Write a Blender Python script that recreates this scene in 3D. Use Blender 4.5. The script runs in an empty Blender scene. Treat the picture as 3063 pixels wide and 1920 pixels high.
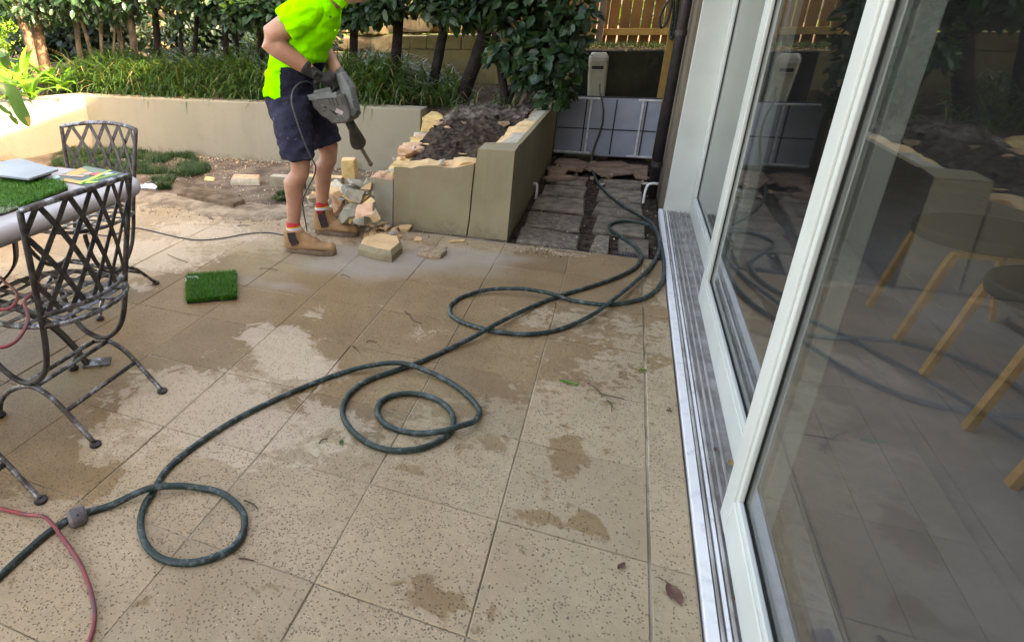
import bpy, bmesh, math, random
from mathutils import Vector, Matrix, noise
import numpy as np
random.seed(7); np.random.seed(7)
sc = bpy.context.scene
col = sc.collection
R_ = math.radians

# ------------------------------------------------------------------ camera
CAM = Vector((-0.24004, -1.44019, 1.3587))
FPX, CX, CY = 1853.88, 1033.44, 842.16
YAW, PITCH, ROLL = -0.413408, 0.405456, -0.018487
_F = Vector((math.sin(YAW)*math.cos(PITCH), math.cos(YAW)*math.cos(PITCH), -math.sin(PITCH)))
_r = Vector((math.cos(YAW), -math.sin(YAW), 0)); _u = _r.cross(_F)
_R = _r*math.cos(ROLL)+_u*math.sin(ROLL); _U = -_r*math.sin(ROLL)+_u*math.cos(ROLL)
cd = bpy.data.cameras.new('camera'); cam = bpy.data.objects.new('camera', cd); col.objects.link(cam)
cam.matrix_world = Matrix(((_R.x, _U.x, -_F.x, CAM.x), (_R.y, _U.y, -_F.y, CAM.y), (_R.z, _U.z, -_F.z, CAM.z), (0, 0, 0, 1)))
cd.sensor_width = 36; cd.sensor_fit = 'HORIZONTAL'; cd.lens = FPX/3063*36
cd.shift_x = (1531.5-CX)/3063; cd.shift_y = -(960-CY)/3063
cd.clip_start = 0.02; cd.clip_end = 500
sc.camera = cam
# ------------------------------------------------------------------ world, sun, exposure
SUN_D = Vector((-1.0, 0.20, -0.54)).normalized()      # direction the light travels
w = bpy.data.worlds.new('World'); sc.world = w; w.use_nodes = True
nt = w.node_tree; bg = nt.nodes['Background']
sky = nt.nodes.new('ShaderNodeTexSky'); sky.sky_type = 'NISHITA'; sky.sun_disc = False
sky.sun_elevation = math.asin(-SUN_D.z); sky.sun_rotation = math.atan2(-SUN_D.x, -SUN_D.y)
sky.dust_density = 4.0; sky.air_density = .8; sky.ozone_density = .7
nt.links.new(sky.outputs[0], bg.inputs[0]); bg.inputs[1].default_value = 0.15
sl = bpy.data.lights.new('sun', 'SUN'); so = bpy.data.objects.new('sun', sl); col.objects.link(so)
sl.energy = 2.6; sl.angle = R_(0.8); sl.color = (1, .95, .86)
so.rotation_euler = SUN_D.to_track_quat('-Z', 'Y').to_euler(); so.location = (8, -3, 12)
vs = sc.view_settings; vs.view_transform = 'Standard'; vs.look = 'None'; vs.exposure = 3.68; vs.gamma = 1
vs.use_white_balance = True; vs.white_balance_temperature = 10200; vs.white_balance_tint = 12   # the camera's balance for open shade
sc.cycles.max_bounces = 7; sc.cycles.diffuse_bounces = 4; sc.cycles.glossy_bounces = 4; sc.cycles.transparent_max_bounces = 16
sc.cycles.caustics_reflective = False; sc.cycles.caustics_refractive = False
try: sc.cycles.use_denoising = True
except Exception: pass

# ------------------------------------------------------------------ helpers
def ray(px, py): return _F+_R*((px-CX)/FPX)-_U*((py-CY)/FPX)
def G(px, py, z=0.):                       # pixel -> point on the level z
    d = ray(px, py); return CAM+d*((z-CAM.z)/d.z)
def PY(px, py, y):                         # pixel -> point on the upright plane y
    d = ray(px, py); return CAM+d*((y-CAM.y)/d.y)
def PX(px, py, x):
    d = ray(px, py); return CAM+d*((x-CAM.x)/d.x)
OV = 3063/2412
def rnd(a, b): return random.uniform(a, b)
def V(*a): return Vector(a)

class MB:
    def __init__(s): s.v = []; s.f = []; s.m = []
    def add(s, vs, fs, mi=0):
        o = len(s.v); s.v += [tuple(p) for p in vs]; s.f += [tuple(o+i for i in f) for f in fs]; s.m += [mi]*len(fs)
        return s
    def box(s, a, b, mi=0):
        x0, y0, z0 = a; x1, y1, z1 = b
        return s.add([(x0,y0,z0),(x1,y0,z0),(x1,y1,z0),(x0,y1,z0),(x0,y0,z1),(x1,y0,z1),(x1,y1,z1),(x0,y1,z1)],
              [(0,3,2,1),(4,5,6,7),(0,1,5,4),(1,2,6,5),(2,3,7,6),(3,0,4,7)], mi)
    def obox(s, c, ax, ay, az, mi=0):      # centre and three half-axes
        c, ax, ay, az = map(Vector, (c, ax, ay, az))
        vs = [c+ax*i+ay*j+az*k for k in (-1,1) for (i,j) in ((-1,-1),(1,-1),(1,1),(-1,1))]
        return s.add(vs, [(0,3,2,1),(4,5,6,7),(0,1,5,4),(1,2,6,5),(2,3,7,6),(3,0,4,7)], mi)
    def tube(s, pts, r, n=8, mi=0, cap=True, ref=None, closed=False):
        # pts list of Vector; r scalar, list, or list of (ru, rv) pairs
        pts = [Vector(p) for p in pts]; k = len(pts); vs = []; up = None
        for i, p in enumerate(pts):
            if closed: t = pts[(i+1)%k]-pts[i-1]
            else: t = pts[min(i+1,k-1)]-pts[max(i-1,0)]
            if t.length < 1e-9: t = Vector((0,0,1))
            t.normalize()
            if ref is not None: u = Vector(ref)-t*t.dot(Vector(ref))
            elif up is None:
                a = Vector((0,0,1)) if abs(t.z) < .9 else Vector((1,0,0)); u = a-t*t.dot(a)
            else: u = up-t*t.dot(up)
            if u.length < 1e-6: u = t.orthogonal()
            u.normalize(); up = u; v = t.cross(u)
            rr = r[i] if isinstance(r, (list, tuple)) else r
            ru, rv = rr if isinstance(rr, (list, tuple)) else (rr, rr)
            for j in range(n):
                a = 2*math.pi*j/n; vs.append(p+u*(math.cos(a)*ru)+v*(math.sin(a)*rv))
        fs = []
        for i in range(k if closed else k-1):
            for j in range(n):
                a = i*n+j; b = i*n+(j+1)%n; i2 = (i+1)%k
                fs.append((a, b, i2*n+(j+1)%n, i2*n+j))
        if cap and not closed:
            fs.append(tuple(range(n-1,-1,-1))); fs.append(tuple((k-1)*n+j for j in range(n)))
        return s.add(vs, fs, mi)
    def strap(s, pts, wdir, wd, th, mi=0): # flat bar: width along wdir
        return s.tube(pts, [(wd/2*1.414, th/2*1.414)]*len(pts), 4, mi, True, wdir) if False else s._strap(pts, wdir, wd, th, mi)
    def _strap(s, pts, wdir, wd, th, mi):
        pts = [Vector(p) for p in pts]; k = len(pts); vs = []
        for i, p in enumerate(pts):
            t = (pts[min(i+1,k-1)]-pts[max(i-1,0)]).normalized()
            wv = Vector(wdir[i]) if isinstance(wdir, list) else Vector(wdir)
            wv = (wv-t*t.dot(wv)).normalized(); nn = t.cross(wv)
            vs += [p-wv*wd/2-nn*th/2, p+wv*wd/2-nn*th/2, p+wv*wd/2+nn*th/2, p-wv*wd/2+nn*th/2]
        fs = [(3,2,1,0), tuple((k-1)*4+j for j in range(4))]
        for i in range(k-1):
            for j in range(4): fs.append((i*4+j, i*4+(j+1)%4, i*4+4+(j+1)%4, i*4+4+j))
        return s.add(vs, fs, mi)
    def lathe(s, c, prof, n=16, axis=(0,0,1), mi=0):
        ax = Vector(axis).normalized(); u = ax.orthogonal().normalized(); v = ax.cross(u); vs = []
        for (r, h) in prof:
            for j in range(n):
                a = 2*math.pi*j/n; vs.append(Vector(c)+ax*h+u*(math.cos(a)*r)+v*(math.sin(a)*r))
        fs = [(i*n+j, i*n+(j+1)%n, (i+1)*n+(j+1)%n, (i+1)*n+j) for i in range(len(prof)-1) for j in range(n)]
        fs.append(tuple(range(n-1,-1,-1))); fs.append(tuple((len(prof)-1)*n+j for j in range(n)))
        return s.add(vs, fs, mi)
    def prism(s, poly, z0, z1, mi=0):
        n = len(poly); vs = [(p[0],p[1],z0) for p in poly]+[(p[0],p[1],z1) for p in poly]
        return s.add(vs, [tuple(range(n-1,-1,-1)), tuple(range(n,2*n))]+[(j,(j+1)%n,n+(j+1)%n,n+j) for j in range(n)], mi)
    def build(s, name, mats, parent=None, smooth=False, bevel=0, seg=2, auto=None):
        me = bpy.data.meshes.new(name)
        off = parent_loc(parent)
        me.from_pydata([(p[0]-off.x, p[1]-off.y, p[2]-off.z) for p in s.v], [], s.f)
        if not isinstance(mats, (list, tuple)): mats = [mats]
        for m in mats: me.materials.append(MAT[m] if isinstance(m, str) else m)
        if any(s.m):
            me.polygons.foreach_set('material_index', s.m)
        if smooth: me.polygons.foreach_set('use_smooth', [True]*len(me.polygons))
        me.update()
        return link(name, me, parent, bevel, seg)

def parent_loc(p):
    v = Vector((0,0,0))
    while p is not None: v = v+p.location; p = p.parent
    return v
def link(name, me, parent=None, bevel=0, seg=2):
    o = bpy.data.objects.new(name, me); col.objects.link(o)
    if parent is not None: o.parent = parent
    if bevel:
        b = o.modifiers.new('bevel', 'BEVEL'); b.width = bevel; b.segments = seg; b.limit_method = 'ANGLE'; b.angle_limit = R_(35)
    return o
def thing(name, label, cat, loc=(0,0,0), group=None):
    o = bpy.data.objects.new(name, None); col.objects.link(o); o.location = loc; o.empty_display_size = .1
    return tag(o, label, cat, group)
def tag(o, label, cat, group=None, kind=None):
    if label: o['label'] = label
    if cat: o['category'] = cat
    if group: o['group'] = group
    if kind: o['kind'] = kind
    return o
def struct(o): o['kind'] = 'structure'; return o
def stuff(o): o['kind'] = 'stuff'; return o
def spline(pts, per=6, closed=False):
    P = [Vector(p) for p in pts]; out = []; n = len(P)
    for i in range(n if closed else n-1):
        if closed: a, b, c, d = P[i-1], P[i], P[(i+1)%n], P[(i+2)%n]
        else: a, b, c, d = P[max(i-1,0)], P[i], P[i+1], P[min(i+2,n-1)]
        for k in range(per):
            t = k/per
            out.append(.5*((2*b)+(c-a)*t+(2*a-5*b+4*c-d)*t*t+(3*b-a-3*c+d)*t**3))
    if not closed: out.append(P[-1])
    return out
def hull(pts, name, mats, parent=None, topmat=None, bevel=0, thr=.6):
    bm = bmesh.new()
    for p in pts: bm.verts.new(p)
    r = bmesh.ops.convex_hull(bm, input=bm.verts)
    bmesh.ops.delete(bm, geom=[g for g in r['geom_interior'] if isinstance(g, bmesh.types.BMVert)], context='VERTS')
    bmesh.ops.dissolve_limit(bm, angle_limit=.08, verts=bm.verts, edges=bm.edges)
    bm.normal_update()
    me = bpy.data.meshes.new(name); off = parent_loc(parent)
    if topmat is not None:
        for f in bm.faces: f.material_index = 1 if f.normal.z > thr else 0
    bmesh.ops.translate(bm, verts=bm.verts, vec=-off)
    bm.to_mesh(me); bm.free()
    me.materials.append(MAT[mats])
    if topmat: me.materials.append(MAT[topmat])
    return link(name, me, parent, bevel, 1)
def rock_pts(c, sx, sy, sz, rot=0, n=16, flat=.75, tilt=(0,0)):
    out = []; M = Matrix.Rotation(rot,3,'Z') @ Matrix.Rotation(tilt[0],3,'X') @ Matrix.Rotation(tilt[1],3,'Y')
    for i in range(n):
        p = Vector((rnd(-1,1), rnd(-1,1), rnd(-1,1))); m = max(abs(p.x), abs(p.y), abs(p.z)); p /= m
        if p.length > 1.45: p *= 1.45/p.length
        p.z = max(-flat, min(flat, p.z))/flat
        out.append(Vector(c)+M @ Vector((p.x*sx, p.y*sy, p.z*sz)))
    return out

# ------------------------------------------------------------------ materials
MAT = {}
def mat(name): m = bpy.data.materials.new(name); m.use_nodes = True; MAT[name] = m; return m, m.node_tree, m.node_tree.nodes['Principled BSDF']
class N:
    def __init__(s, t): s.t = t
    def new(s, ty, **kw):
        n = s.t.nodes.new(ty)
        for k, v in kw.items(): setattr(n, k, v)
        return n
    def put(s, sock, v):
        if hasattr(v, 'is_output') or isinstance(v, bpy.types.NodeSocket): s.t.links.new(v, sock)
        elif isinstance(v, (tuple, list)) and len(v) == 3 and sock.type == 'RGBA': sock.default_value = (*v, 1)
        else: sock.default_value = v
    def math(s, op, a, b=0, c=None, clamp=False):
        n = s.new('ShaderNodeMath', operation=op, use_clamp=clamp); s.put(n.inputs[0], a); s.put(n.inputs[1], b)
        if c is not None: s.put(n.inputs[2], c)
        return n.outputs[0]
    def mix(s, f, a, b, mode='MIX'):
        n = s.new('ShaderNodeMix', data_type='RGBA', blend_type=mode); s.put(n.inputs[0], f); s.put(n.inputs[6], a); s.put(n.inputs[7], b); return n.outputs[2]
    def noise(s, vec, scale, detail=4, rough=.55, dist=0):
        n = s.new('ShaderNodeTexNoise'); s.put(n.inputs['Vector'], vec)
        n.inputs['Scale'].default_value = scale; n.inputs['Detail'].default_value = detail; n.inputs['Roughness'].default_value = rough; n.inputs['Distortion'].default_value = dist
        return n.outputs['Fac']
    def ramp(s, f, a, b): 
        n = s.new('ShaderNodeMapRange', interpolation_type='SMOOTHSTEP'); s.put(n.inputs[0], f); n.inputs[1].default_value = a; n.inputs[2].default_value = b; return n.outputs[0]
    def pos(s): return s.new('ShaderNodeNewGeometry').outputs['Position']
    def obj(s): return s.new('ShaderNodeTexCoord').outputs['Object']
    def bump(s, h, st, dist, bsdf):
        n = s.new('ShaderNodeBump'); n.inputs['Strength'].default_value = st; n.inputs['Distance'].default_value = dist; s.put(n.inputs['Height'], h); s.t.links.new(n.outputs[0], bsdf.inputs['Normal'])
    def rand(s): return s.new('ShaderNodeObjectInfo').outputs['Random']
    def vor(s, vec, scale):
        n = s.new('ShaderNodeTexVoronoi'); s.put(n.inputs['Vector'], vec); n.inputs['Scale'].default_value = scale; return n.outputs['Distance'], n.outputs['Color']
def simple(name, c1, c2=None, rough=.8, scale=8, metal=0, bump=0, bdist=.004, bscale=40, spec=.4, vary=0, coords='pos', detail=5, lo=.35, hi=.65):
    m, t, b = mat(name); n = N(t)
    vec = n.pos() if coords == 'pos' else n.obj()
    c = c1
    if c2 is not None: c = n.mix(n.ramp(n.noise(vec, scale, detail), lo, hi), c1, c2)
    if vary:
        k = n.math('MULTIPLY_ADD', n.rand(), vary*2, 1-vary)
        hs = n.new('ShaderNodeHueSaturation'); n.put(hs.inputs['Value'], k); n.put(hs.inputs['Color'], c); c = hs.outputs[0]
    n.put(b.inputs['Base Color'], c)
    b.inputs['Roughness'].default_value = rough; b.inputs['Metallic'].default_value = metal; b.inputs['Specular IOR Level'].default_value = spec
    if bump: n.bump(n.noise(vec, bscale, 5), bump, bdist, b)
    return m
def leafmat(name, c1, c2, rough=.4, trans=.25, scale=9):
    m, t, b = mat(name); n = N(t)
    c = n.mix(n.ramp(n.noise(n.pos(), scale, 3), .35, .65), c1, c2)
    n.put(b.inputs['Base Color'], c); b.inputs['Roughness'].default_value = rough
    tr = n.new('ShaderNodeBsdfTranslucent'); n.put(tr.inputs['Color'], n.mix(.5, c, (.25,.45,.05)))
    ms = n.new('ShaderNodeMixShader'); ms.inputs[0].default_value = trans
    t.links.new(b.outputs[0], ms.inputs[1]); t.links.new(tr.outputs[0], ms.inputs[2]); t.links.new(ms.outputs[0], t.nodes['Material Output'].inputs[0])
    return m

def field(n, x, y, spots):                 # sum of soft spots given as world centre, radii, weight
    tot = None
    for (cx, cy, rx, ry, wt) in spots:
        dx = n.math('MULTIPLY', n.math('SUBTRACT', x, cx), 1/rx); dy = n.math('MULTIPLY', n.math('SUBTRACT', y, cy), 1/ry)
        q = n.math('ADD', n.math('MULTIPLY', dx, dx), n.math('MULTIPLY', dy, dy))
        g = n.math('MULTIPLY', n.math('EXPONENT', n.math('MULTIPLY', q, -1)), wt)
        tot = g if tot is None else n.math('ADD', tot, g)
    return tot
def spot(px, py, rx, ry, wt): g = G(px, py); return (g.x, g.y, rx, ry, wt)
def paver_mat():
    m, t, b = mat('paver'); n = N(t); p = n.pos()
    sep = n.new('ShaderNodeSeparateXYZ'); n.put(sep.inputs[0], p); x, y = sep.outputs[0], sep.outputs[1]
    c = n.mix(n.ramp(n.noise(p, 2.3, 6), .3, .7), (.375,.272,.172), (.455,.345,.232))
    c = n.mix(n.math('MULTIPLY', n.ramp(n.noise(p, 38, 3), .42, .62), .22), c, (.30,.23,.16))
    hs = n.new('ShaderNodeHueSaturation'); n.put(hs.inputs['Value'], n.math('MULTIPLY_ADD', n.rand(), .24, .88)); n.put(hs.inputs['Color'], c); c = hs.outputs[0]
    c = n.mix(n.math('MULTIPLY', n.ramp(n.noise(p, .9, 7, .68, .4), .36, .64), .55), c, n.mix(1, c, (.80,.77,.74), 'MULTIPLY'))
    c = n.mix(n.math('MULTIPLY', n.ramp(n.noise(p, 13, 7, .72), .50, .66), .30), c, (.27,.21,.145))
    # pits and dark stone chips, denser away from the door
    dn = n.math('ADD', n.math('MULTIPLY', n.noise(p, 2.1, 4, .6), 1.15), n.math('ADD', n.math('MULTIPLY', n.ramp(x, -.10, -1.0), .28), n.math('MULTIPLY_ADD', n.rand(), .34, -.17)))
    wx = n.new('ShaderNodeTexNoise'); n.put(wx.inputs['Vector'], p); wx.inputs['Scale'].default_value = 45
    wp = n.new('ShaderNodeVectorMath', operation='MULTIPLY_ADD'); n.put(wp.inputs[0], wx.outputs['Color']); wp.inputs[1].default_value = (.014,.014,0); n.put(wp.inputs[2], p)
    d, cc = n.vor(wp.outputs[0], 125); sp = n.new('ShaderNodeSeparateColor'); n.put(sp.inputs[0], cc)
    pit = n.math('MULTIPLY', n.ramp(d, .40, .24), n.math('GREATER_THAN', n.math('ADD', sp.outputs[0], dn), 1.20))
    d2, cc2 = n.vor(p, 170); sp2 = n.new('ShaderNodeSeparateColor'); n.put(sp2.inputs[0], cc2)
    lt = n.math('MULTIPLY', n.ramp(d2, .3, .18), n.math('GREATER_THAN', sp2.outputs[1], .955))
    d3, cc3 = n.vor(wp.outputs[0], 210); sp3 = n.new('ShaderNodeSeparateColor'); n.put(sp3.inputs[0], cc3)
    pit2 = n.math('MULTIPLY', n.ramp(d3, .36, .2), n.math('GREATER_THAN', n.math('ADD', sp3.outputs[0], dn), 1.40))
    pitc = n.mix(sp.outputs[1], (.10,.075,.05), (.20,.15,.10))
    c = n.mix(n.math('MULTIPLY', pit, .85), c, pitc); c = n.mix(n.math('MULTIPLY', pit2, .6), c, (.14,.10,.07)); c = n.mix(lt, c, (.66,.56,.44))
    # wet, muddy water marks with hard edges
    S = [spot(620,950,1.0,.6,.85), spot(1000,880,1.1,.6,.9), spot(1330,860,.8,.45,.85), spot(1600,830,.35,.22,.8), spot(300,1000,.7,.6,.9), spot(250,1230,.38,.34,.75), spot(120,1330,.3,.2,.6),
         spot(1150,1040,.45,.3,.55), spot(1720,800,.3,.25,.6), spot(930,1270,.2,.2,.55), spot(1000,1190,.25,.16,.5), spot(1830,790,.3,.2,.6), spot(1940,930,.12,.1,.4),
         spot(830,1010,.30,.17,-1.25), spot(890,1100,.26,.16,-1.0), spot(945,930,.10,.14,-.5), spot(560,1220,.40,.28,-1.0), spot(650,1330,.4,.3,-.8), spot(1290,1000,.14,.16,-.5), spot(1560,930,.4,.17,-.7), spot(420,800,.6,.3,-.9), spot(560,700,.7,.35,-.6), spot(300,1310,.2,.14,-.5),
         spot(1690,1375,.055,.085,.62), spot(1475,1325,.05,.06,.5), spot(1615,1545,.05,.03,.45), spot(1765,1575,.05,.035,.52), spot(1755,1550,.03,.03,.4), spot(1225,1400,.06,.03,.42), spot(1480,1150,.05,.06,.45), spot(1440,1105,.05,.04,.65),
         spot(1300,1770,.08,.06,.42), spot(1690,1330,.06,.03,.4), spot(800,1760,.06,.05,.3), spot(640,1265,.06,.05,.6), spot(440,1790,.05,.03,.3), spot(1410,1100,.05,.03,.6), spot(330,1420,.09,.10,.55)]
    f = n.math('ADD', field(n, x, y, S), n.math('ADD', n.math('MULTIPLY', n.math('SUBTRACT', n.noise(p, 7, 7, .66, .6), .5), 1.5), n.math('MULTIPLY', n.math('SUBTRACT', n.noise(p, 30, 3, .5), .5), .8)))
    wet = n.ramp(f, .19, .36)
    wetc = n.mix(n.ramp(n.noise(p, 3, 3), .35, .65), (.57,.47,.345), (.68,.57,.42))
    c = n.mix(n.math('MULTIPLY', wet, .92), c, n.mix(1, c, wetc, 'MULTIPLY'))
    BL = [spot(830,1010,.22,.13,1.1), spot(890,1095,.20,.11,.95), spot(945,930,.10,.12,.5), spot(560,1190,.34,.22,.95), spot(700,1300,.3,.2,.6), spot(440,760,.5,.25,.9), spot(620,690,.5,.22,.85), spot(1290,1000,.14,.14,.45), spot(1040,790,.12,.06,.5), spot(420,860,.12,.08,.6), spot(300,1340,.15,.1,.5), spot(1000,1250,.12,.06,.5), spot(1700,760,.14,.05,.7), spot(1100,1300,.3,.2,.35)]
    bl = n.ramp(n.math('ADD', field(n, x, y, BL), n.math('MULTIPLY', n.math('SUBTRACT', n.noise(p, 9, 8, .74, .8), .5), 2.0)), .38, .56)
    c = n.mix(n.math('MULTIPLY', bl, .55), c, (.57,.45,.34)); c = n.mix(n.math('MULTIPLY', n.math('MULTIPLY', pit, bl), .7), c, pitc)
    # pale mortar dust around the demolition
    D = [spot(1200,770,.75,.22,1.0), spot(800,850,.35,.14,.7), spot(1450,760,.4,.15,.7), spot(1000,800,.5,.2,.8)]
    du = n.ramp(n.math('ADD', field(n, x, y, D), n.math('MULTIPLY', n.math('SUBTRACT', n.noise(p, 4, 5), .5), .9)), .35, 1.0)
    c = n.mix(n.math('MULTIPLY', du, .8), c, (.335,.29,.245))
    # pale scuffs
    sf = n.math('MULTIPLY', n.ramp(n.noise(p, 5.5, 8, .7), .66, .72), .35); c = n.mix(sf, c, (.56,.50,.44))
    mo = n.math('MULTIPLY', n.ramp(n.noise(p, 1.1, 4), .52, .72), .35); c = n.mix(mo, c, (.33,.28,.16))
    n.put(b.inputs['Base Color'], c)
    n.put(b.inputs['Roughness'], n.math('MULTIPLY_ADD', wet, -.38, .88)); b.inputs['Specular IOR Level'].default_value = .3
    h = n.math('ADD', n.math('MULTIPLY', pit, -1), n.math('MULTIPLY', n.noise(p, 120, 4), .35)); n.bump(h, .55, .004, b)
paver_mat()
def render_wall(name, c1, c2, stain, sc_=1.6):
    m, t, b = mat(name); n = N(t); p = n.pos()
    c = n.mix(n.ramp(n.noise(p, sc_, 6, .6), .3, .7), c1, c2)
    c = n.mix(n.math('MULTIPLY', n.ramp(n.noise(p, 6, 8, .7), .55, .75), .5), c, stain)
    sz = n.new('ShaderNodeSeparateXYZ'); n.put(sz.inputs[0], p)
    st = n.new('ShaderNodeMapping'); n.put(st.inputs[0], p); st.inputs['Scale'].default_value = (9,9,1.1)
    run = n.math('MULTIPLY', n.ramp(n.noise(st.outputs[0], 1.0, 6, .7), .50, .72), .32); c = n.mix(run, c, stain)
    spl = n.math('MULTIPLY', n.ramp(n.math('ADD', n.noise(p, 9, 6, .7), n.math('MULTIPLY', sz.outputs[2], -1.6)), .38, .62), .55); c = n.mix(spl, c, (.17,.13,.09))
    n.put(b.inputs['Base Color'], c); b.inputs['Roughness'].default_value = .9; b.inputs['Specular IOR Level'].default_value = .2
    n.bump(n.math('ADD', n.noise(p, 90, 6), n.math('MULTIPLY', n.noise(p, 7, 3), .6)), .35, .006, b)
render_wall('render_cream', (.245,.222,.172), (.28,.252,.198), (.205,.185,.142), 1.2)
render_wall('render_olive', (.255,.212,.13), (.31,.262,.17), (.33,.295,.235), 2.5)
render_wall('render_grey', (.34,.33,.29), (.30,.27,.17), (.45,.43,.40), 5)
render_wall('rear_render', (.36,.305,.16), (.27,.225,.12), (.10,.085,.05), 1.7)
simple('rubble_mix', (.33,.27,.20), (.13,.10,.075), .98, 30, bump=1.0, bdist=.015, bscale=60, spec=.1)
simple('dust_soil', (.19,.16,.135), (.06,.045,.038), .98, 12, bump=1.0, bdist=.02, bscale=40, spec=.1)
simple('spill_soil', (.34,.265,.19), (.17,.125,.09), .98, 7, bump=.9, bdist=.012, bscale=55, spec=.1)
render_wall('rear_dark', (.045,.042,.026), (.02,.02,.014), (.10,.09,.05), 2.2)
simple('sandstone', (.72,.50,.28), (.62,.40,.22), .95, 14, bump=.8, bdist=.008, bscale=60, spec=.15)
simple('sandstone_pink', (.66,.42,.29), (.52,.30,.19), .95, 18, bump=.8, bdist=.006, bscale=60, spec=.15)
simple('brick_yellow', (.66,.47,.22), (.52,.36,.17), .95, 20, bump=.8, bdist=.006, bscale=70, spec=.15, vary=.1)
simple('brick_red', (.42,.17,.09), (.55,.30,.18), .95, 22, bump=.6, bdist=.005, bscale=70, spec=.15)
simple('mortar', (.50,.46,.38), (.38,.34,.27), .95, 25, bump=.7, bdist=.005, bscale=80, spec=.15, vary=.12)
simple('white_plaster', (.72,.70,.68), (.60,.58,.56), .9, 20, bump=.4, spec=.2)
simple('rubble_brown', (.24,.17,.11), (.34,.25,.17), .95, 25, bump=.8, bdist=.006, bscale=60, spec=.15, vary=.1)
simple('soil', (.10,.07,.045), (.19,.14,.10), .98, 9, bump=1.0, bdist=.02, bscale=35, spec=.1)
simple('dark_soil', (.018,.013,.010), (.085,.060,.045), .95, 22, bump=1.0, bdist=.02, bscale=45, spec=.2)
simple('dusty_soil', (.20,.155,.12), (.10,.072,.055), .98, 5, bump=.9, bdist=.012, bscale=40, spec=.1)
simple('mulch', (.12,.085,.065), (.055,.04,.03), .98, 30, bump=1.0, bdist=.02, bscale=50, spec=.1)
simple('joint', (.17,.14,.09), (.42,.36,.28), .98, 3.5, bump=.6, spec=.1)
simple('path_slab', (.115,.096,.076), (.25,.205,.16), .8, 11, bump=.7, bdist=.008, bscale=30, spec=.35, vary=.15)
simple('path_slab_pale', (.25,.205,.16), (.15,.122,.098), .85, 26, bump=.8, bdist=.008, bscale=30, spec=.3, vary=.12, lo=.42, hi=.55)
simple('slab_pink', (.30,.20,.15), (.19,.125,.09), .95, 9, bump=.8, bdist=.006, bscale=50, spec=.15, vary=.1)
simple('white_paint', (.57,.59,.56), (.51,.53,.50), .38, 3, spec=.5)
simple('white_sill', (.74,.73,.75), (.56,.55,.56), .45, 24, spec=.4, lo=.5, hi=.75)
simple('track_dirty', (.42,.41,.41), (.24,.22,.20), .6, 9, metal=.1)
simple('track_far', (.33,.305,.29), (.22,.20,.19), .7, 7)
simple('rubber_black', (.015,.015,.016), None, .6)
simple('taupe_wall', (.17,.135,.10), (.13,.10,.075), .85, 4, bump=.3, spec=.25)
simple('pipe_dark', (.022,.019,.022), (.035,.03,.03), .5, 9)
simple('gate_sheet', (.36,.40,.52), (.30,.34,.45), .5, 4, spec=.4)
simple('gate_dark', (.035,.038,.05), None, .6)
simple('galvanised', (.80,.82,.86), (.60,.62,.66), .35, 20, metal=.15)
simple('fence_timber', (.23,.12,.045), (.155,.078,.032), .85, 4, bump=.5, bscale=30, spec=.2, vary=.18)
simple('fence_post', (.19,.14,.11), (.12,.09,.07), .85, 8, spec=.2)
simple('timber_post', (.42,.27,.09), (.34,.21,.07), .75, 8, bump=.3, spec=.3)
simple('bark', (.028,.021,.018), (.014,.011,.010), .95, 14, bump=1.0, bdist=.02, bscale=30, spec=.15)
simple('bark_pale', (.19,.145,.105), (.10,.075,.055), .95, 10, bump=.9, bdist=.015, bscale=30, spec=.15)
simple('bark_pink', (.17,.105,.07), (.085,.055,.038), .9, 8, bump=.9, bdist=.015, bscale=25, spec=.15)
leafmat('leaf_hedge', (.014,.048,.024), (.032,.078,.032), .42, .25, 5)
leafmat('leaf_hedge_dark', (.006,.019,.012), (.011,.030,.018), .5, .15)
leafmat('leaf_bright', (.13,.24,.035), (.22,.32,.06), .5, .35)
leafmat('leaf_strap', (.10,.27,.025), (.065,.20,.02), .35, .3)
leafmat('leaf_strap_dark', (.035,.10,.035), (.05,.13,.045), .35, .25)
leafmat('leaf_dry', (.42,.27,.10), (.30,.18,.06), .7, .25)
leafmat('mondo', (.016,.046,.010), (.042,.095,.020), .4, .28, 6)
leafmat('mondo_dry', (.24,.17,.08), (.14,.12,.04), .7, .25)
leafmat('turf', (.014,.115,.004), (.03,.185,.008), .55, .2, 30)
leafmat('turf_grey', (.30,.38,.28), (.22,.30,.2), .6, .2, 30)
leafmat('lawn', (.008,.036,.012), (.018,.058,.016), .5, .2, 15)
simple('dead_leaf', (.20,.10,.075), (.13,.065,.05), .7, 30, spec=.3)
simple('twig', (.11,.07,.05), (.06,.04,.03), .9, 30)
simple('straw', (.50,.40,.24), (.36,.28,.16), .9, 30)
simple('iron_black', (.030,.027,.028), (.055,.048,.045), .45, 25, metal=.5, bump=.3, bscale=150, bdist=.001)
def chair_metal():
    m, t, b = mat('chair_metal'); n = N(t); p = n.obj()
    k = n.ramp(n.noise(p, 22, 6, .65), .34, .56)
    c = n.mix(k, (.34,.35,.39), (.075,.065,.062)); c = n.mix(n.ramp(n.noise(p, 60, 4), .62, .7), c, (.24,.33,.31))
    n.put(b.inputs['Base Color'], c); b.inputs['Metallic'].default_value = .65; n.put(b.inputs['Roughness'], n.math('MULTIPLY_ADD', k, .25, .26)); n.bump(n.noise(p, 140, 4), .35, .0015, b)
chair_metal()
simple('chair_strap', (.035,.030,.029), (.085,.08,.082), .5, 30, metal=.4, bump=.3, bscale=150, bdist=.001, coords='obj')
simple('table_stone', (.33,.315,.325), (.28,.268,.275), .55, 14, bump=.15, bscale=140, bdist=.001, spec=.4)
simple('slate_board', (.20,.235,.27), (.17,.20,.235), .45, 6, spec=.4)
simple('black_plastic', (.02,.02,.022), None, .5)
simple('foil', (.55,.60,.72), (.75,.78,.85), .25, 20, metal=.5)
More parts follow.
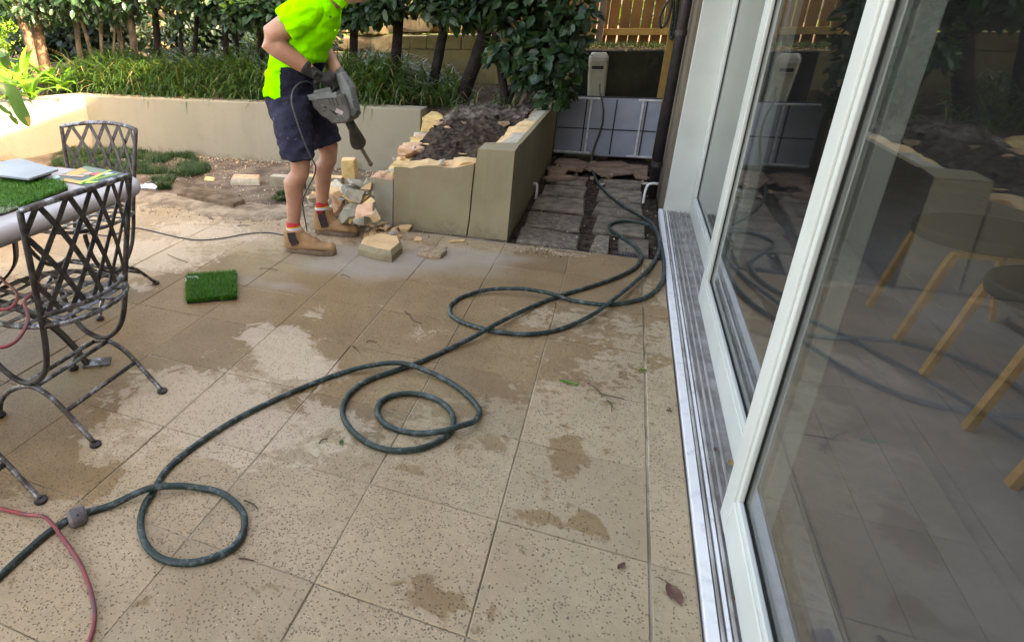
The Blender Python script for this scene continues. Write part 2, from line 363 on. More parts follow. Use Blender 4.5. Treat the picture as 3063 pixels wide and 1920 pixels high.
simple('label_white', (.75,.74,.85), None, .5)
def hose_mat(name, c1, c2, c3):
    m, t, b = mat(name); n = N(t); p = n.pos()
    c = n.mix(n.ramp(n.noise(p, 6, 4), .35, .65), c1, c2); c = n.mix(n.math('MULTIPLY', n.ramp(n.noise(p, 38, 7, .75), .50, .66), .75), c, c3); c = n.mix(n.math('MULTIPLY', n.ramp(n.noise(p, 11, 5, .6), .55, .72), .45), c, c3)
    n.put(b.inputs['Base Color'], c); b.inputs['Roughness'].default_value = .5; n.bump(n.noise(p, 200, 3), .2, .001, b)
hose_mat('hose_green', (.005,.020,.015), (.009,.026,.026), (.14,.18,.19))
hose_mat('hose_far', (.075,.075,.05), (.05,.06,.04), (.14,.13,.09))
hose_mat('hose_pink', (.33,.045,.055), (.13,.035,.04), (.10,.06,.07))
hose_mat('cord_black', (.035,.035,.038), (.05,.05,.055), (.12,.11,.11))
simple('float_grey', (.16,.14,.145), (.09,.08,.085), .5, 30, bump=.3, bscale=90)
simple('cream_plastic', (.58,.56,.44), (.48,.47,.37), .55, 6, spec=.35)
simple('cream_lid', (.78,.72,.62), (.66,.62,.54), .5, 6, spec=.4)
m, t, b = mat('skin'); n = N(t); p = n.pos()
c = n.mix(n.ramp(n.noise(p, 9, 5), .35, .65), (.47,.245,.17), (.38,.18,.12)); c = n.mix(n.math('MULTIPLY', n.ramp(n.noise(p, 90, 4, .7), .55, .68), .45), c, (.25,.13,.085))
n.put(b.inputs['Base Color'], c); b.inputs['Roughness'].default_value = .55; b.inputs['Subsurface Weight'].default_value = .08; b.inputs['Subsurface Radius'].default_value = (.012,.005,.003); n.bump(n.noise(p, 60, 5), .25, .003, b)
m, t, b = mat('hivis'); n = N(t); p = n.pos()
n.put(b.inputs['Base Color'], n.mix(n.ramp(n.noise(p, 7, 4), .3, .7), (.19,.97,.004), (.24,.98,.004))); b.inputs['Roughness'].default_value = .9; b.inputs['Specular IOR Level'].default_value = .1
wv = n.noise(p, 26, 5, .6, .5); n.bump(n.math('ADD', wv, n.math('MULTIPLY', n.noise(p, 700, 2), .06)), .45, .012, b)
m, t, b = mat('navy'); n = N(t); p = n.pos()
c = n.mix(n.ramp(n.noise(p, 6, 4), .3, .7), (.014,.015,.029), (.028,.030,.054)); c = n.mix(n.math('MULTIPLY', n.ramp(n.noise(p, 34, 6, .75), .60, .68), .4), c, (.22,.22,.28))
n.put(b.inputs['Base Color'], c); b.inputs['Roughness'].default_value = .95; b.inputs['Specular IOR Level'].default_value = .15; n.bump(n.noise(p, 20, 5, .6, .6), .5, .012, b)
simple('glove_black', (.012,.012,.013), (.022,.022,.024), .75, 40, bump=.4, bscale=120)
simple('glove_grey', (.10,.115,.115), (.06,.07,.07), .7, 40, bump=.4, bscale=120)
simple('boot_suede', (.36,.215,.115), (.28,.165,.09), .92, 12, bump=.5, bscale=70, bdist=.003, spec=.15)
simple('boot_sole', (.20,.14,.095), (.13,.095,.07), .85, 30, spec=.2)
simple('boot_elastic', (.045,.03,.03), (.03,.02,.02), .9, 60, bump=.5, bscale=300)
simple('sock_red', (.52,.035,.04), (.44,.03,.035), .95, 60, bump=.5, bscale=250)
simple('sock_yellow', (.62,.38,.05), None, .95)
simple('sock_white', (.55,.5,.6), None, .95)
simple('hair_brown', (.06,.035,.02), (.03,.018,.01), .7, 60, bump=.8, bscale=120)
simple('hammer_grey', (.17,.19,.195), (.11,.12,.122), .45, 12, spec=.5, bump=.2, bscale=100, bdist=.002)
simple('hammer_brown', (.105,.092,.084), (.065,.058,.055), .6, 10, spec=.4)
simple('hammer_dark', (.028,.028,.028), (.05,.048,.045), .5, 20)
simple('steel_dirty', (.20,.175,.155), (.12,.10,.09), .45, 30, metal=.7)
simple('hammer_label', (.35,.28,.26), None, .5)
simple('floor_wood', (.46,.40,.40), (.35,.31,.31), .42, 3, spec=.4, bump=.1, bscale=60, bdist=.001)
simple('room_wall', (.10,.095,.085), None, .9)
simple('room_dark', (.05,.046,.042), None, .9)
simple('bentwood', (.52,.27,.095), (.40,.20,.07), .45, 18, spec=.4)
simple('seat_black', (.010,.010,.011), None, .7)
simple('stone_block', (.30,.235,.13), (.15,.115,.07), .95, 3, bump=.9, bdist=.02, bscale=14, spec=.1, vary=.2)
simple('house_wall', (.33,.30,.26), (.30,.27,.23), .9, 2, spec=.2)
simple('roof_dark', (.08,.07,.065), (.06,.055,.05), .8, 6)
simple('paper_dark', (.045,.07,.055), (.06,.09,.07), .4, 10)
for nm, c in (('print_orange',(.75,.30,.06)),('print_red',(.62,.08,.09)),('print_lime',(.36,.66,.07)),('print_blue',(.12,.12,.45)),('print_white',(.8,.8,.88)),('print_aqua',(.4,.7,.6)),('print_skin',(.55,.33,.25)),('print_green',(.12,.18,.12))): simple(nm, c, None, .4)
# window glass: clear sheet with a mirror share that rises with the angle as glass does
m, t, b = mat('glass'); n = N(t)
lw = n.new('ShaderNodeLayerWeight'); lw.inputs[0].default_value = .5
fr = n.math('MULTIPLY_ADD', n.math('POWER', lw.outputs['Facing'], 5), .955, .045, True)
tr = n.new('ShaderNodeBsdfTransparent'); tr.inputs[0].default_value = (.80,.81,.80,1)
gl = n.new('ShaderNodeBsdfGlossy'); gl.inputs['Roughness'].default_value = .004; gl.inputs[0].default_value = (.97,.99,.98,1)
ms = n.new('ShaderNodeMixShader'); n.put(ms.inputs[0], fr); t.links.new(tr.outputs[0], ms.inputs[1]); t.links.new(gl.outputs[0], ms.inputs[2])
df = n.new('ShaderNodeBsdfDiffuse'); df.inputs[0].default_value = (.62,.60,.60,1)
m3 = n.new('ShaderNodeMixShader'); n.put(m3.inputs[0], n.math('MULTIPLY_ADD', n.noise(n.pos(), 3, 5), .016, -.001)); t.links.new(ms.outputs[0], m3.inputs[1]); t.links.new(df.outputs[0], m3.inputs[2])
t.links.new(m3.outputs[0], t.nodes['Material Output'].inputs[0])

# ================================================================== SETTING
# ---- ground sheet
b = MB(); b.add([(-60,-40,-.12),(60,-40,-.12),(60,80,-.12),(-60,80,-.12)], [(0,1,2,3)]); struct(b.build('ground', 'soil'))
# ---- patio with pavers one by one
S = .4; YE = 2.42
b = MB(); b.box((-6.4,-1.7,-.06),(.112,YE,-.0038)); patio = struct(b.build('patio', 'joint'))
pm = {}
def paver(x0, y0, x1, y1):
    k = (round(x1-x0,3), round(y1-y0,3))
    if k not in pm:
        g = .0016; hx, hy = (x1-x0)/2-g, (y1-y0)/2-g; bv = .0025
        vs = []
        for z, i in ((-.05,0),(-bv,0),(0,bv)): vs += [(-hx+i,-hy+i,z),(hx-i,-hy+i,z),(hx-i,hy-i,z),(-hx+i,hy-i,z)]
        fs = [(8,9,10,11)]
        for r in (0,4):
            for j in range(4): fs.append((r+j, r+(j+1)%4, r+4+(j+1)%4, r+4+j))
        me = bpy.data.meshes.new('paver'); me.from_pydata(vs, [], fs); me.materials.append(MAT['paver']); pm[k] = me
    o = bpy.data.objects.new('paver', pm[k]); col.objects.link(o); o.parent = patio
    o.location = ((x0+x1)/2, (y0+y1)/2, rnd(-.002,.0015)); o.rotation_euler = (rnd(-.003,.003), rnd(-.003,.003), rnd(-.002,.002))
for j in range(-4, 6):
    for i in range(-15, 0):
        if i < -10 and j < -1: continue
        paver(i*S, j*S, (i+1)*S, (j+1)*S)
    paver(.004, j*S, .112, (j+1)*S)
# ---- soil strip between the paving and the back wall
def ground_grid(name, x0, x1, y0, y1, nx, ny, hf, m):
    b = MB(); vs = []; fs = []
    for j in range(ny+1):
        for i in range(nx+1):
            x = x0+(x1-x0)*i/nx; y = y0+(y1-y0)*j/ny; vs.append((x, y, hf(x, y)))
    for j in range(ny):
        for i in range(nx): a = j*(nx+1)+i; fs.append((a, a+1, a+nx+2, a+nx+1))
    b.add(vs, fs); return b.build(name, m, smooth=True)
def nz(x, y, s, z=0.): return noise.noise((x*s, y*s, z))
def strip_h(x, y):
    e = min(1, max(0, (y-YE)/.25))
    return -.012+e*(.02+.018*nz(x,y,3)+.010*nz(x,y,11)+.02*max(0,nz(x,y,.9,5)))
struct(ground_grid('garden_soil', -7.2, -.80, YE, 4.2, 200, 60, strip_h, 'dusty_soil'))
stuff(struct(ground_grid('spilled_soil', -5.6, -1.75, 1.85, 2.62, 190, 60, lambda x,y: -.020+.034*min(1,max(0,(y-1.95)/.5))+.016*nz(x,y,3.3)+.010*nz(x,y,9)+.005*nz(x,y,24)-.03*min(1,max(0,(x+2.1)/.35)), 'spill_soil')))
struct(ground_grid('side_path', -.80, .118, YE, 5.4, 40, 90, lambda x,y: -.035+.012*nz(x,y,9)+.008*nz(x,y,23), 'dark_soil'))

# ---- rendered garden wall (back run and angled wing)
WZ = .585
gw = thing('garden_wall', 'low cream rendered retaining wall behind the worker, running into the sunlit corner', 'wall', (-4, 4.0, 0))
cor = V(-5.74, 3.97, 0)
b = MB()
back = [(-2.16,3.97),(-2.16,4.19),(-5.60,4.19),(cor.x,cor.y)]
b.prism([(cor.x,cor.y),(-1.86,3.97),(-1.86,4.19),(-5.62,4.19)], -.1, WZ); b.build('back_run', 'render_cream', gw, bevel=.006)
wd = (V(-6.55,2.2,0)-cor).normalized(); wn = V(wd.y, -wd.x, 0)
if wn.x > 0: wn = -wn
e = cor+wd*3.2
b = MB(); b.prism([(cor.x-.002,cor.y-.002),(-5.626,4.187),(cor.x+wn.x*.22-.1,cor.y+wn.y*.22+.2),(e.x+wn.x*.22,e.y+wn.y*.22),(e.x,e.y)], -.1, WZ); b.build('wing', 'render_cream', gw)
# broken bricks at the end of the back run
for (dx, dz, hx, hz, mm) in ((.06,.50,.11,.052,'brick_yellow'),(.02,.39,.09,.05,'brick_yellow'),(.10,.385,.05,.045,'brick_red'),(.0,.28,.06,.05,'brick_yellow'),(-.01,.17,.05,.05,'mortar')):
    hull(rock_pts((-1.80+dx, 4.06, dz), hx, .09, hz, rnd(-.08,.08), 22, .9), 'brick', mm, gw)

# ---- raised garden bed soil
def bed_h(x, y): return .55+.15*min(1,max(0,(y-4.24)/.3))*min(1,max(0,(-2.0-x)/.4))+.05*nz(x,y,1.3)+.02*nz(x,y,6)+.10*min(1,max(0,(y-4.3)/1.2))
o = ground_grid('garden_bed', -11, -.86, 4.16, 7.9, 160, 60, bed_h, 'mulch'); struct(o)
b = MB(); vs = [];
o = ground_grid('side_bed', -11, cor.x-.12, 1.2, 4.17, 60, 50, lambda x,y: .55+.04*nz(x,y,1.3)+.02*nz(x,y,6) if (V(x,y,0)-cor).dot(wn) > .12 else -.3, 'mulch'); struct(o)

# ---- broken planter
pl = thing('broken_planter', 'half demolished olive rendered brick planter with broken top edges and cracks', 'planter', (-1.25, 2.6, 0))
def slab_poly(name, pts, y0, y1, m, top='sandstone'):   # upright wall piece: outline in x,z, ragged top
    n = len(pts); vs = [(x,y0,z) for x,z in pts]+[(x,y1,z+rnd(-.012,.012)*(z>.2)) for x,z in pts]
    b = MB(); b.add(vs, [tuple(range(n))]); b.add(vs, [tuple(range(2*n-1,n-1,-1))])
    for j in range(n):
        k = (j+1)%n; up = pts[j][1] > .2 and pts[k][1] > .2
        b.add([vs[j], vs[k], vs[n+k], vs[n+j]], [(0,3,2,1)], 1 if up else 0)
    o = b.build(name, [m, top], pl)
    bm = bmesh.new(); bm.from_mesh(o.data); bmesh.ops.remove_doubles(bm, verts=bm.verts, dist=1e-4); bmesh.ops.recalc_face_normals(bm, faces=bm.faces); bm.to_mesh(o.data); bm.free()
    return o
def ragged(x0, x1, zs, n, amp):
    out = []
    for i in range(n+1):
        t = i/n; k = t*(len(zs)-1); a = int(min(k, len(zs)-2)); z = zs[a]+(zs[a+1]-zs[a])*(k-a)
        out.append((x1+(x0-x1)*t, z+rnd(-amp,amp)))
    return out
yf = 2.47
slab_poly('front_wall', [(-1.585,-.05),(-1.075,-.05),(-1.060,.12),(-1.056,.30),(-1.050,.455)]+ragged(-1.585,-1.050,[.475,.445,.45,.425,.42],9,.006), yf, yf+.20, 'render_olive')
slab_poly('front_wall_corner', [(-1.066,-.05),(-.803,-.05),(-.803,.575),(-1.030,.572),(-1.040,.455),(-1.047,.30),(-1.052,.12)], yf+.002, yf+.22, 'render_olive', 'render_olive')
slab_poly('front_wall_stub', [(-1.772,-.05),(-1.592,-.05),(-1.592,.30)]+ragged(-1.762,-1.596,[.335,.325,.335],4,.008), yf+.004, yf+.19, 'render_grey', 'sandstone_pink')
# right-hand wall with ragged exposed brick top
ys = np.linspace(yf+.225, 4.98, 26); b = MB(); n_ = len(ys); vs = []
for i, y in enumerate(ys):
    t = i/(n_-1); zo = .575-.004*t; zi = zo-(.02+.06*abs(nz(3.3,y,5)))
    xi = -1.00+.05*nz(1.7,y,3)
    vs += [(-.803,y,-.05),(-.803,y,zo),(-.835,y,zo+.002),(xi+.07,y,zo-.01+.02*nz(8,y,6)),(xi,y,zi),(xi-.02,y,-.05)]
fs = []
mi = []
for i in range(n_-1):
    for j in range(5):
        a = i*6+j; b.add([vs[a], vs[a+6], vs[a+7], vs[a+1]], [(0,1,2,3)], 0 if j in (0,1) else (2 if (j == 2 and nz(2,ys[i],1.6) < -.05) else 1))
b.add(vs[:6], [(5,4,3,2,1,0)]); b.add(vs[-6:], [(0,1,2,3,4,5)])
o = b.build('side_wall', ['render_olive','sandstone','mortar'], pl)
bm = bmesh.new(); bm.from_mesh(o.data); bmesh.ops.remove_doubles(bm, verts=bm.verts, dist=1e-4); bmesh.ops.recalc_face_normals(bm, faces=bm.faces); bm.to_mesh(o.data); bm.free()
# left wall of the planter: broken brick courses stepping down to the stub
lw_ = []
for k in range(11):
    t = k/10; q = V(-1.665,2.72,.37).lerp(V(-1.74,3.86,.52), t)
    for c in range(int((q.z)/.085)):
        z = .04+c*.085
        if z > q.z-.02: break
        mm = random.choice(['brick_yellow','brick_yellow','mortar','sandstone_pink'] if z > q.z-.13 else ['render_grey','mortar','brick_yellow','brick_red'])
        hull(rock_pts((q.x+rnd(-.02,.02), q.y+rnd(-.015,.015), z), .085+rnd(-.01,.02), .066, .042, rnd(-.25,.25), 20, .85), 'brick', mm, pl)
for k in range(14):                        # chipped bits lying on the broken edges
    px, py = random.choice([(1165,500),(1180,470),(1225,455),(1150,530),(1260,430),(1130,580),(1170,570),(1330,490),(1400,470)])
    q = G(px+rnd(-25,25), py+rnd(-10,10), .47 if py < 520 else .36); q.y = max(q.y, 2.52)
    hull(rock_pts((q.x, q.y, q.z-.005), rnd(.012,.035), rnd(.012,.03), rnd(.006,.016), rnd(0,3), 10), 'brick_chip', random.choice(['sandstone','brick_yellow','mortar','sandstone_pink']), pl)
hull(rock_pts((-1.13,2.56,.455), .075, .075, .03, .2, 22, .8), 'brick', 'sandstone', pl)
# the soil heaped inside
def heap(x, y):
    t = min(1, max(0, (y-2.66)/1.25)); z = .385+.165*t+.035*nz(x,y,4)+.03*nz(x,y,12)+.02*nz(x,y,27)
    lx = -1.56-.10*t
    return z-.3*max(0, (lx+.08-x))*2
o = ground_grid('planter_soil', -1.9, -.93, 2.60, 4.22, 110, 140, lambda x,y: heap(x,y) if x > -1.63-.09*max(0,(y-2.7)/1.2) else .02, 'dark_soil'); struct(o)

o = ground_grid('planter_dust', -1.68, -.96, 3.55, 4.75, 80, 80, lambda x,y: heap(x,y)-.03+.055*min(1,max(0,(y-3.6+.12*nz(x,y,3))/.5))+.01*nz(x,y,19), 'dust_soil'); struct(o)

# ---- side path slabs
path = bpy.data.objects['side_path']
for (x0, x1, y0, y1, mm) in ((-.775,-.365,2.475,2.80,'path_slab_pale'),(-.775,-.37,2.85,3.24,'path_slab_pale'),(-.77,-.38,3.30,3.66,'path_slab'),(-.77,-.40,3.72,4.07,'path_slab'),(-.76,-.40,4.13,4.45,'path_slab'),
                             (-.305,-.165,2.475,2.79,'path_slab_pale'),(-.155,.05,2.475,2.80,'path_slab'),(-.315,.04,2.86,3.25,'path_slab'),(-.33,.03,3.31,3.66,'path_slab'),(-.34,.03,3.72,4.08,'path_slab'),(-.34,.03,4.13,4.45,'path_slab')):
    cx, cy = (x0+x1)/2, (y0+y1)/2; pts = []
    for (sx, sy) in ((-1,-1),(1,-1),(1,1),(-1,1)):
        x, y = cx+sx*((x1-x0)/2-rnd(0,.03)), cy+sy*((y1-y0)/2-rnd(0,.028))
        dz = rnd(-.010,.006)
        for z, s in ((-.06,1),(-.016,1),(-.004,.95)): pts.append((cx+(x-cx)*s, cy+(y-cy)*s, z+dz))
    hull(pts, 'path_slab', mm, path)
b = MB()                                   # drain grate at the path edge
b.box((-.16,2.435,-.03),(-.02,2.47,-.012)); 
for k in range(9): b.box((-.155+k*.015,2.44,-.013),(-.148+k*.015,2.50,-.001))
tag(b.build('drain_grate', 'gate_dark'), 'small dark ribbed drain grate set at the end of the side path', 'drain')

# ---- house: sliding door opening, wall, roof, room
hs = thing('house', 'house with taupe outer wall, white door jamb and room behind the glass', 'house', (.5, 1.5, 0))
b = MB(); b.box((.13,3.56,-.1),(.45,6.4,3.2)); b.build('wall', 'taupe_wall', hs)
b = MB(); b.box((.15,3.50,-.02),(.60,3.558,2.3)); b.build('door_jamb', 'white_paint', hs, bevel=.004)
b = MB(); b.box((.13,-9,2.3),(.45,3.556,3.2)); b.build('upper_wall', 'house_wall', hs)
b = MB(); b.box((.132,-9,-.1),(.45,-1.72,2.297)); b.build('wall', 'house_wall', hs)
b = MB(); b.add([(-.45,-9.5,3.16),(-.45,6.8,3.16),(5,6.8,5.2),(5,-9.5,5.2),(-.45,-9.5,3.34),(-.45,6.8,3.34),(5,6.8,5.38),(5,-9.5,5.38)], [(0,1,2,3),(7,6,5,4),(0,4,5,1),(1,5,6,2),(2,6,7,3),(3,7,4,0)]); b.build('roof', 'roof_dark', hs)
b = MB(); b.box((.452,6.1,-.1),(5,6.4,3.4)); b.build('wall', 'house_wall', hs)
b = MB(); b.box((4.6,-4,0),(4.7,5.4,2.6)); b.build('room_back_wall', 'room_wall', hs)
b = MB(); b.box((.452,5.2,0),(4.6,5.39,2.6)); b.build('room_end_wall', 'room_dark', hs)
b = MB(); b.box((.452,-4.1,0),(4.6,-4,2.6)); b.build('room_end_wall', 'room_dark', hs)
b = MB(); b.box((.46,-4,2.55),(4.6,5.2,2.6)); b.build('room_ceiling', 'room_wall', hs)
# timber floor boards
b = MB(); b.box((.35,-3.99,-.08),(4.59,5.19,.008)); fl = b.build('floor', 'room_dark', hs)
bb = MB(); bb.box((-.0735,-4.55,0),(.0735,4.55,.012)); o = bb.build('board_shape', 'floor_wood'); me = o.data; bpy.data.objects.remove(o)
for k in range(27):
    o = bpy.data.objects.new('floor_board', me); col.objects.link(o); o.parent = fl; o.location = V(.403+k*.15+.075,.6,.008)-parent_loc(fl)
b = MB(); b.box((.345,-1.7,-.02),(.40,3.49,.024)); b.build('inner_threshold', 'white_sill', hs, bevel=.003)
# ---- door tracks
sill = thing('door_sill', 'white metal sliding door sill with dirty grey grooves along the paving', 'door sill', (.2,1,0))
b = MB(); b.box((.1185,-1.70,-.03),(.147,3.52,.010)); b.build('outer_lip', 'white_sill', sill, bevel=.002)
b = MB(); b.box((.1475,-1.70,-.03),(.346,3.515,-.004)); b.build('channel', 'track_dirty', sill)
for x in (.154,.182,.204,.226,.262,.290,.322):
    b = MB(); b.box((x-.004,-1.70,-.003),(x+.004,3.512,.010)); b.build('rail', 'track_dirty' if x < .19 else 'track_far', sill, bevel=.0015)
b = MB(); b.box((.164,-1.70,-.003),(.174,3.511,.006)); b.build('rail', 'white_sill', sill, bevel=.0015)

def sash(name, x, y0, y1, label, st=.085):
    t = thing(name, label, 'sliding door', (x, (y0+y1)/2, 0), 'white framed sliding door sashes')
    z0, z1, d = .012, 2.22, .042; br = .115
    for (ya, yb, nm) in ((y1-st,y1,'stile'),(y0,y0+st,'stile')):
        b = MB(); b.box((x,ya,z0),(x+d,yb,z1)); b.build(nm, 'white_paint', t, bevel=.003)
    b = MB(); b.box((x+.001,y0+st+.0005,z0),(x+d-.001,y1-st-.0005,z0+br)); b.build('bottom_rail', 'white_paint', t, bevel=.003)
    b = MB(); b.box((x+.001,y0+st+.0005,z1-.09),(x+d-.001,y1-st-.0005,z1)); b.build('top_rail', 'white_paint', t, bevel=.003)
    ya, yb, za, zb = y0+st, y1-st, z0+br, z1-.09
    for (p, q) in (((x+.006,ya+.0005,za),(x+.020,ya+.024,zb)),((x+.006,yb-.024,za),(x+.020,yb-.0005,zb)),((x+.005,ya+.024,za+.0005),(x+.0195,yb-.024,za+.022)),((x+.006,ya+.024,zb-.022),(x+.020,yb-.024,zb-.0005))):
        b = MB(); b.box(p, q); b.build('glazing_bead', 'white_paint', t, bevel=.004, seg=3)
    for (p, q) in (((x+.0201,ya+.0005,za),(x+.0255,ya+.020,zb)),((x+.0201,yb-.020,za),(x+.0255,yb-.0005,zb)),((x+.0203,ya+.02,za+.0005),(x+.0257,yb-.02,za+.018))):
        b = MB(); b.box(p, q); b.build('gasket', 'rubber_black', t)
    b = MB(); b.box((x+.0222,ya+.003,za+.003),(x+.0262,yb-.003,zb-.003)); b.build('pane', 'glass', t)
    return t
sash('sliding_door', .316, 1.72, 3.497, 'farthest white glazed door sash on the innermost track against the jamb')
sash('sliding_door', .253, .175, 1.885, 'middle white glazed door sash with the gate and bin mirrored in its glass')
sash('sliding_door', .190, -1.60, .262, 'nearest white glazed door sash on the outer track with stools showing through')

# ---- drain pipe and conduit on the house corner
dp = thing('drain_pipe', 'dark downpipe standing at the taupe house corner beside the path', 'pipe', (.075,3.93,0))
b = MB(); b.tube([(.078,3.93,-.02),(.078,3.93,3.15)], .036, 14); b.build('pipe', 'pipe_dark', dp, smooth=True)
for z in (.25,1.2,3.0): b = MB(); b.lathe((.078,3.93,z), [(.037,-.02),(.042,-.018),(.042,.018),(.037,.02)], 14); b.build('bracket', 'pipe_dark', dp)
b = MB(); b.tube(spline([(.10,3.78,.13),(.06,3.76,.135),(.03,3.75,.12),(.02,3.745,.06),(.02,3.74,-.02)],5), .010, 8); tag(b.build('waste_pipe', 'galvanised', smooth=True), 'small pale bent waste pipe dipping from the taupe wall to the path', 'pipe')
b = MB(); b.tube(spline([(-.81,3.62,.09),(-.775,3.60,.10),(-.765,3.59,.06),(-.765,3.58,-.02)],5), .010, 8); tag(b.build('weep_pipe', 'galvanised', smooth=True), 'short pale pipe stub poking out of the planter side low over the path', 'pipe')

# ---- panel gate
gt = thing('panel_gate', 'low blue grey sheet metal gate with dark grid bars and silver edge rails', 'gate', (-.37,5.2,0))
gx0, gx1, gy = -.815, .10, 5.22
b = MB(); b.box((gx0,gy,.03),(gx1,gy+.02,.585)); b.build('sheet', 'gate_sheet', gt)
for px in (1772,1838,1962): q = PY(px-60, 380, gy); 
for x in (-.555,-.285,-.02): b = MB(); b.box((x-.006,gy-.012,.05),(x+.006,gy-.001,.57)); b.build('bar', 'gate_dark', gt)
b = MB(); b.box((gx0+.01,gy-.013,.285),(gx1-.01,gy-.0015,.295)); b.build('bar', 'gate_dark', gt)
for x in (-.515,-.055): b = MB(); b.box((x-.008,gy-.02,.05),(x+.008,gy-.001,.57)); b.build('upright', 'galvanised', gt, bevel=.002)
for (xa, xb, z) in ((gx0,-.44,.578),(-.10,gx1,.575),(gx0,-.47,.052),(-.13,gx1,.045)): b = MB(); b.box((xa,gy-.022,z-.008),(xb,gy-.002,z+.010)); b.build('edge_rail', 'galvanised', gt, bevel=.003)
b = MB(); b.box((gx0,gy+.001,.585),(gx1,gy+.022,.597)); b.build('top_cap', 'gate_dark', gt)

# ---- rear retaining wall of rendered blocks, ground above, fence
rw = thing('rear_retaining_wall', 'dark rendered block wall rising behind the hedge trunks and gate', 'wall', (-1.5,5.9,0))
b = MB(); b.box((-2.75,5.80,-.1),(-.80,6.05,.985)); b.build('wall_face', 'rear_render', rw)
b = MB(); b.box((-.80,5.805,-.1),(.128,6.05,.975)); b.build('dark_face', 'rear_dark', rw)  # stretch behind the gate, coloured near black over its whole face
x = -2.75; k = 0
while x < -1.02:
    w_ = rnd(.30,.42); b = MB(); b.box((x+.004,5.795,.990),(x+w_-.004,6.04,1.135+rnd(-.006,.006))); b.build('coping_block', 'rear_render', rw, bevel=.008); x += w_
b = MB(); b.box((-2.75,6.05,-.1),(3,14,.97)); struct(b.build('upper_yard', 'soil'))
fc = thing('paling_fence', 'brown timber paling fence with light shining through the gaps', 'fence', (-.5,7.1,.97))
pmesh = None
for k in range(26):
    x = -2.0+k*.118
    if pmesh is None:
        b = MB(); b.box((-.054,-.008,0),(.054,.008,1.55)); o = b.build('paling', 'fence_timber'); pmesh = o.data; o.parent = fc
    else: o = bpy.data.objects.new('paling', pmesh); col.objects.link(o); o.parent = fc
    o.location = (x+.5+rnd(-.004,.004), rnd(-.003,.003), -.01+rnd(-.01,.01)); o.rotation_euler = (0, rnd(-.008,.008), 0)
for z in (1.085,1.95): b = MB(); b.box((-2.1,7.045,z),(1.0,7.088,z+.075)); b.build('rail', 'timber_post', fc, bevel=.004)
for x in (-1.75,-.60,.75): b = MB(); b.box((x-.037,6.97,.9),(x+.037,7.043,2.5)); b.build('post', 'fence_post', fc, bevel=.004)
b = MB(); b.box((.062,5.44,-.05),(.124,5.50,2.4)); tag(b.build('timber_post', 'timber_post', bevel=.004), 'yellow treated timber post standing beside the gate at the house wall', 'post')
# coil of hose hung high on that post
b = MB(); b.tube(spline([(.07,5.40,1.5),(.0,5.40,1.40),(-.03,5.40,1.27),(.0,5.40,1.20),(.04,5.40,1.28),(.05,5.40,1.45),(.075,5.395,1.3),(.08,5.395,1.14),(.10,5.39,1.12),(.10,5.39,1.3),(.09,5.40,1.5)],6), .011, 8)
tag(b.build('hanging_hose', 'hose_green', smooth=True), 'dark green hose looped over the top of the timber post', 'hose')

# ---- cream plastic box standing behind the gate
bx = thing('plastic_box', 'tall cream plastic container with a dark slot standing behind the gate', 'container', (-.52,5.5,.3))
c0, c1 = PY(1782,300,5.5), PY(1792,158,5.5)
ax = (c1-c0); b = MB(); pts = []; rr = []
for t_, ru, rv in ((0,.155,.095),(.3,.165,.10),(.6,.172,.105),(.80,.176,.108),(.815,.172,.105)): pts.append(c0.lerp(c1,t_)); rr.append((ru*.52,rv*.62))
def rbox(bb, pts, rr, n=20, p=.45, mi=0):
    vs = []; k = len(pts)
    for c, (ru, rv) in zip(pts, rr):
        for j in range(n):
            a = 2*math.pi*j/n; ca, sa = math.cos(a), math.sin(a)
            vs.append(Vector(c)+V(math.copysign(abs(ca)**p,ca)*ru, math.copysign(abs(sa)**p,sa)*rv, 0))
    fs = [(i*n+j, i*n+(j+1)%n, (i+1)*n+(j+1)%n, (i+1)*n+j) for i in range(k-1) for j in range(n)]
    fs += [tuple(range(n-1,-1,-1)), tuple((k-1)*n+j for j in range(n))]
    bb.add(vs, fs, mi)
rbox(b, pts, rr); b.build('body', 'cream_plastic', bx, smooth=False, bevel=.004)
b = MB(); l0, l1 = c0.lerp(c1,.82), c0.lerp(c1,1.0); rbox(b, [l0, l0.lerp(l1,.5), l1], [(.092,.066),(.090,.064),(.068,.048)]); b.build('lid', 'cream_lid', bx, bevel=.006)
b = MB(); b.box((l1.x-.03,l1.y-.012,l1.z),(l1.x+.03,l1.y+.012,l1.z+.008)); b.build('lid_handle', 'mulch', bx)
s0 = c0.lerp(c1,.70); b = MB(); b.obox((s0.x,s0.y-.066,s0.z), (.054,0,0), (0,.006,0), (0,0,.016)); b.build('slot', 'black_plastic', bx)
b = MB(); b.obox((s0.x-.004,s0.y-.068,s0.z-.022), (.056,0,0), (0,.006,0), (0,0,.004)); b.build('slot_lip', 'cream_lid', bx, bevel=.002)
b = MB(); b.box((-.72,5.42,-.1),(-.30,5.62,.30)); b.build('stand', 'rubble_brown', bx)

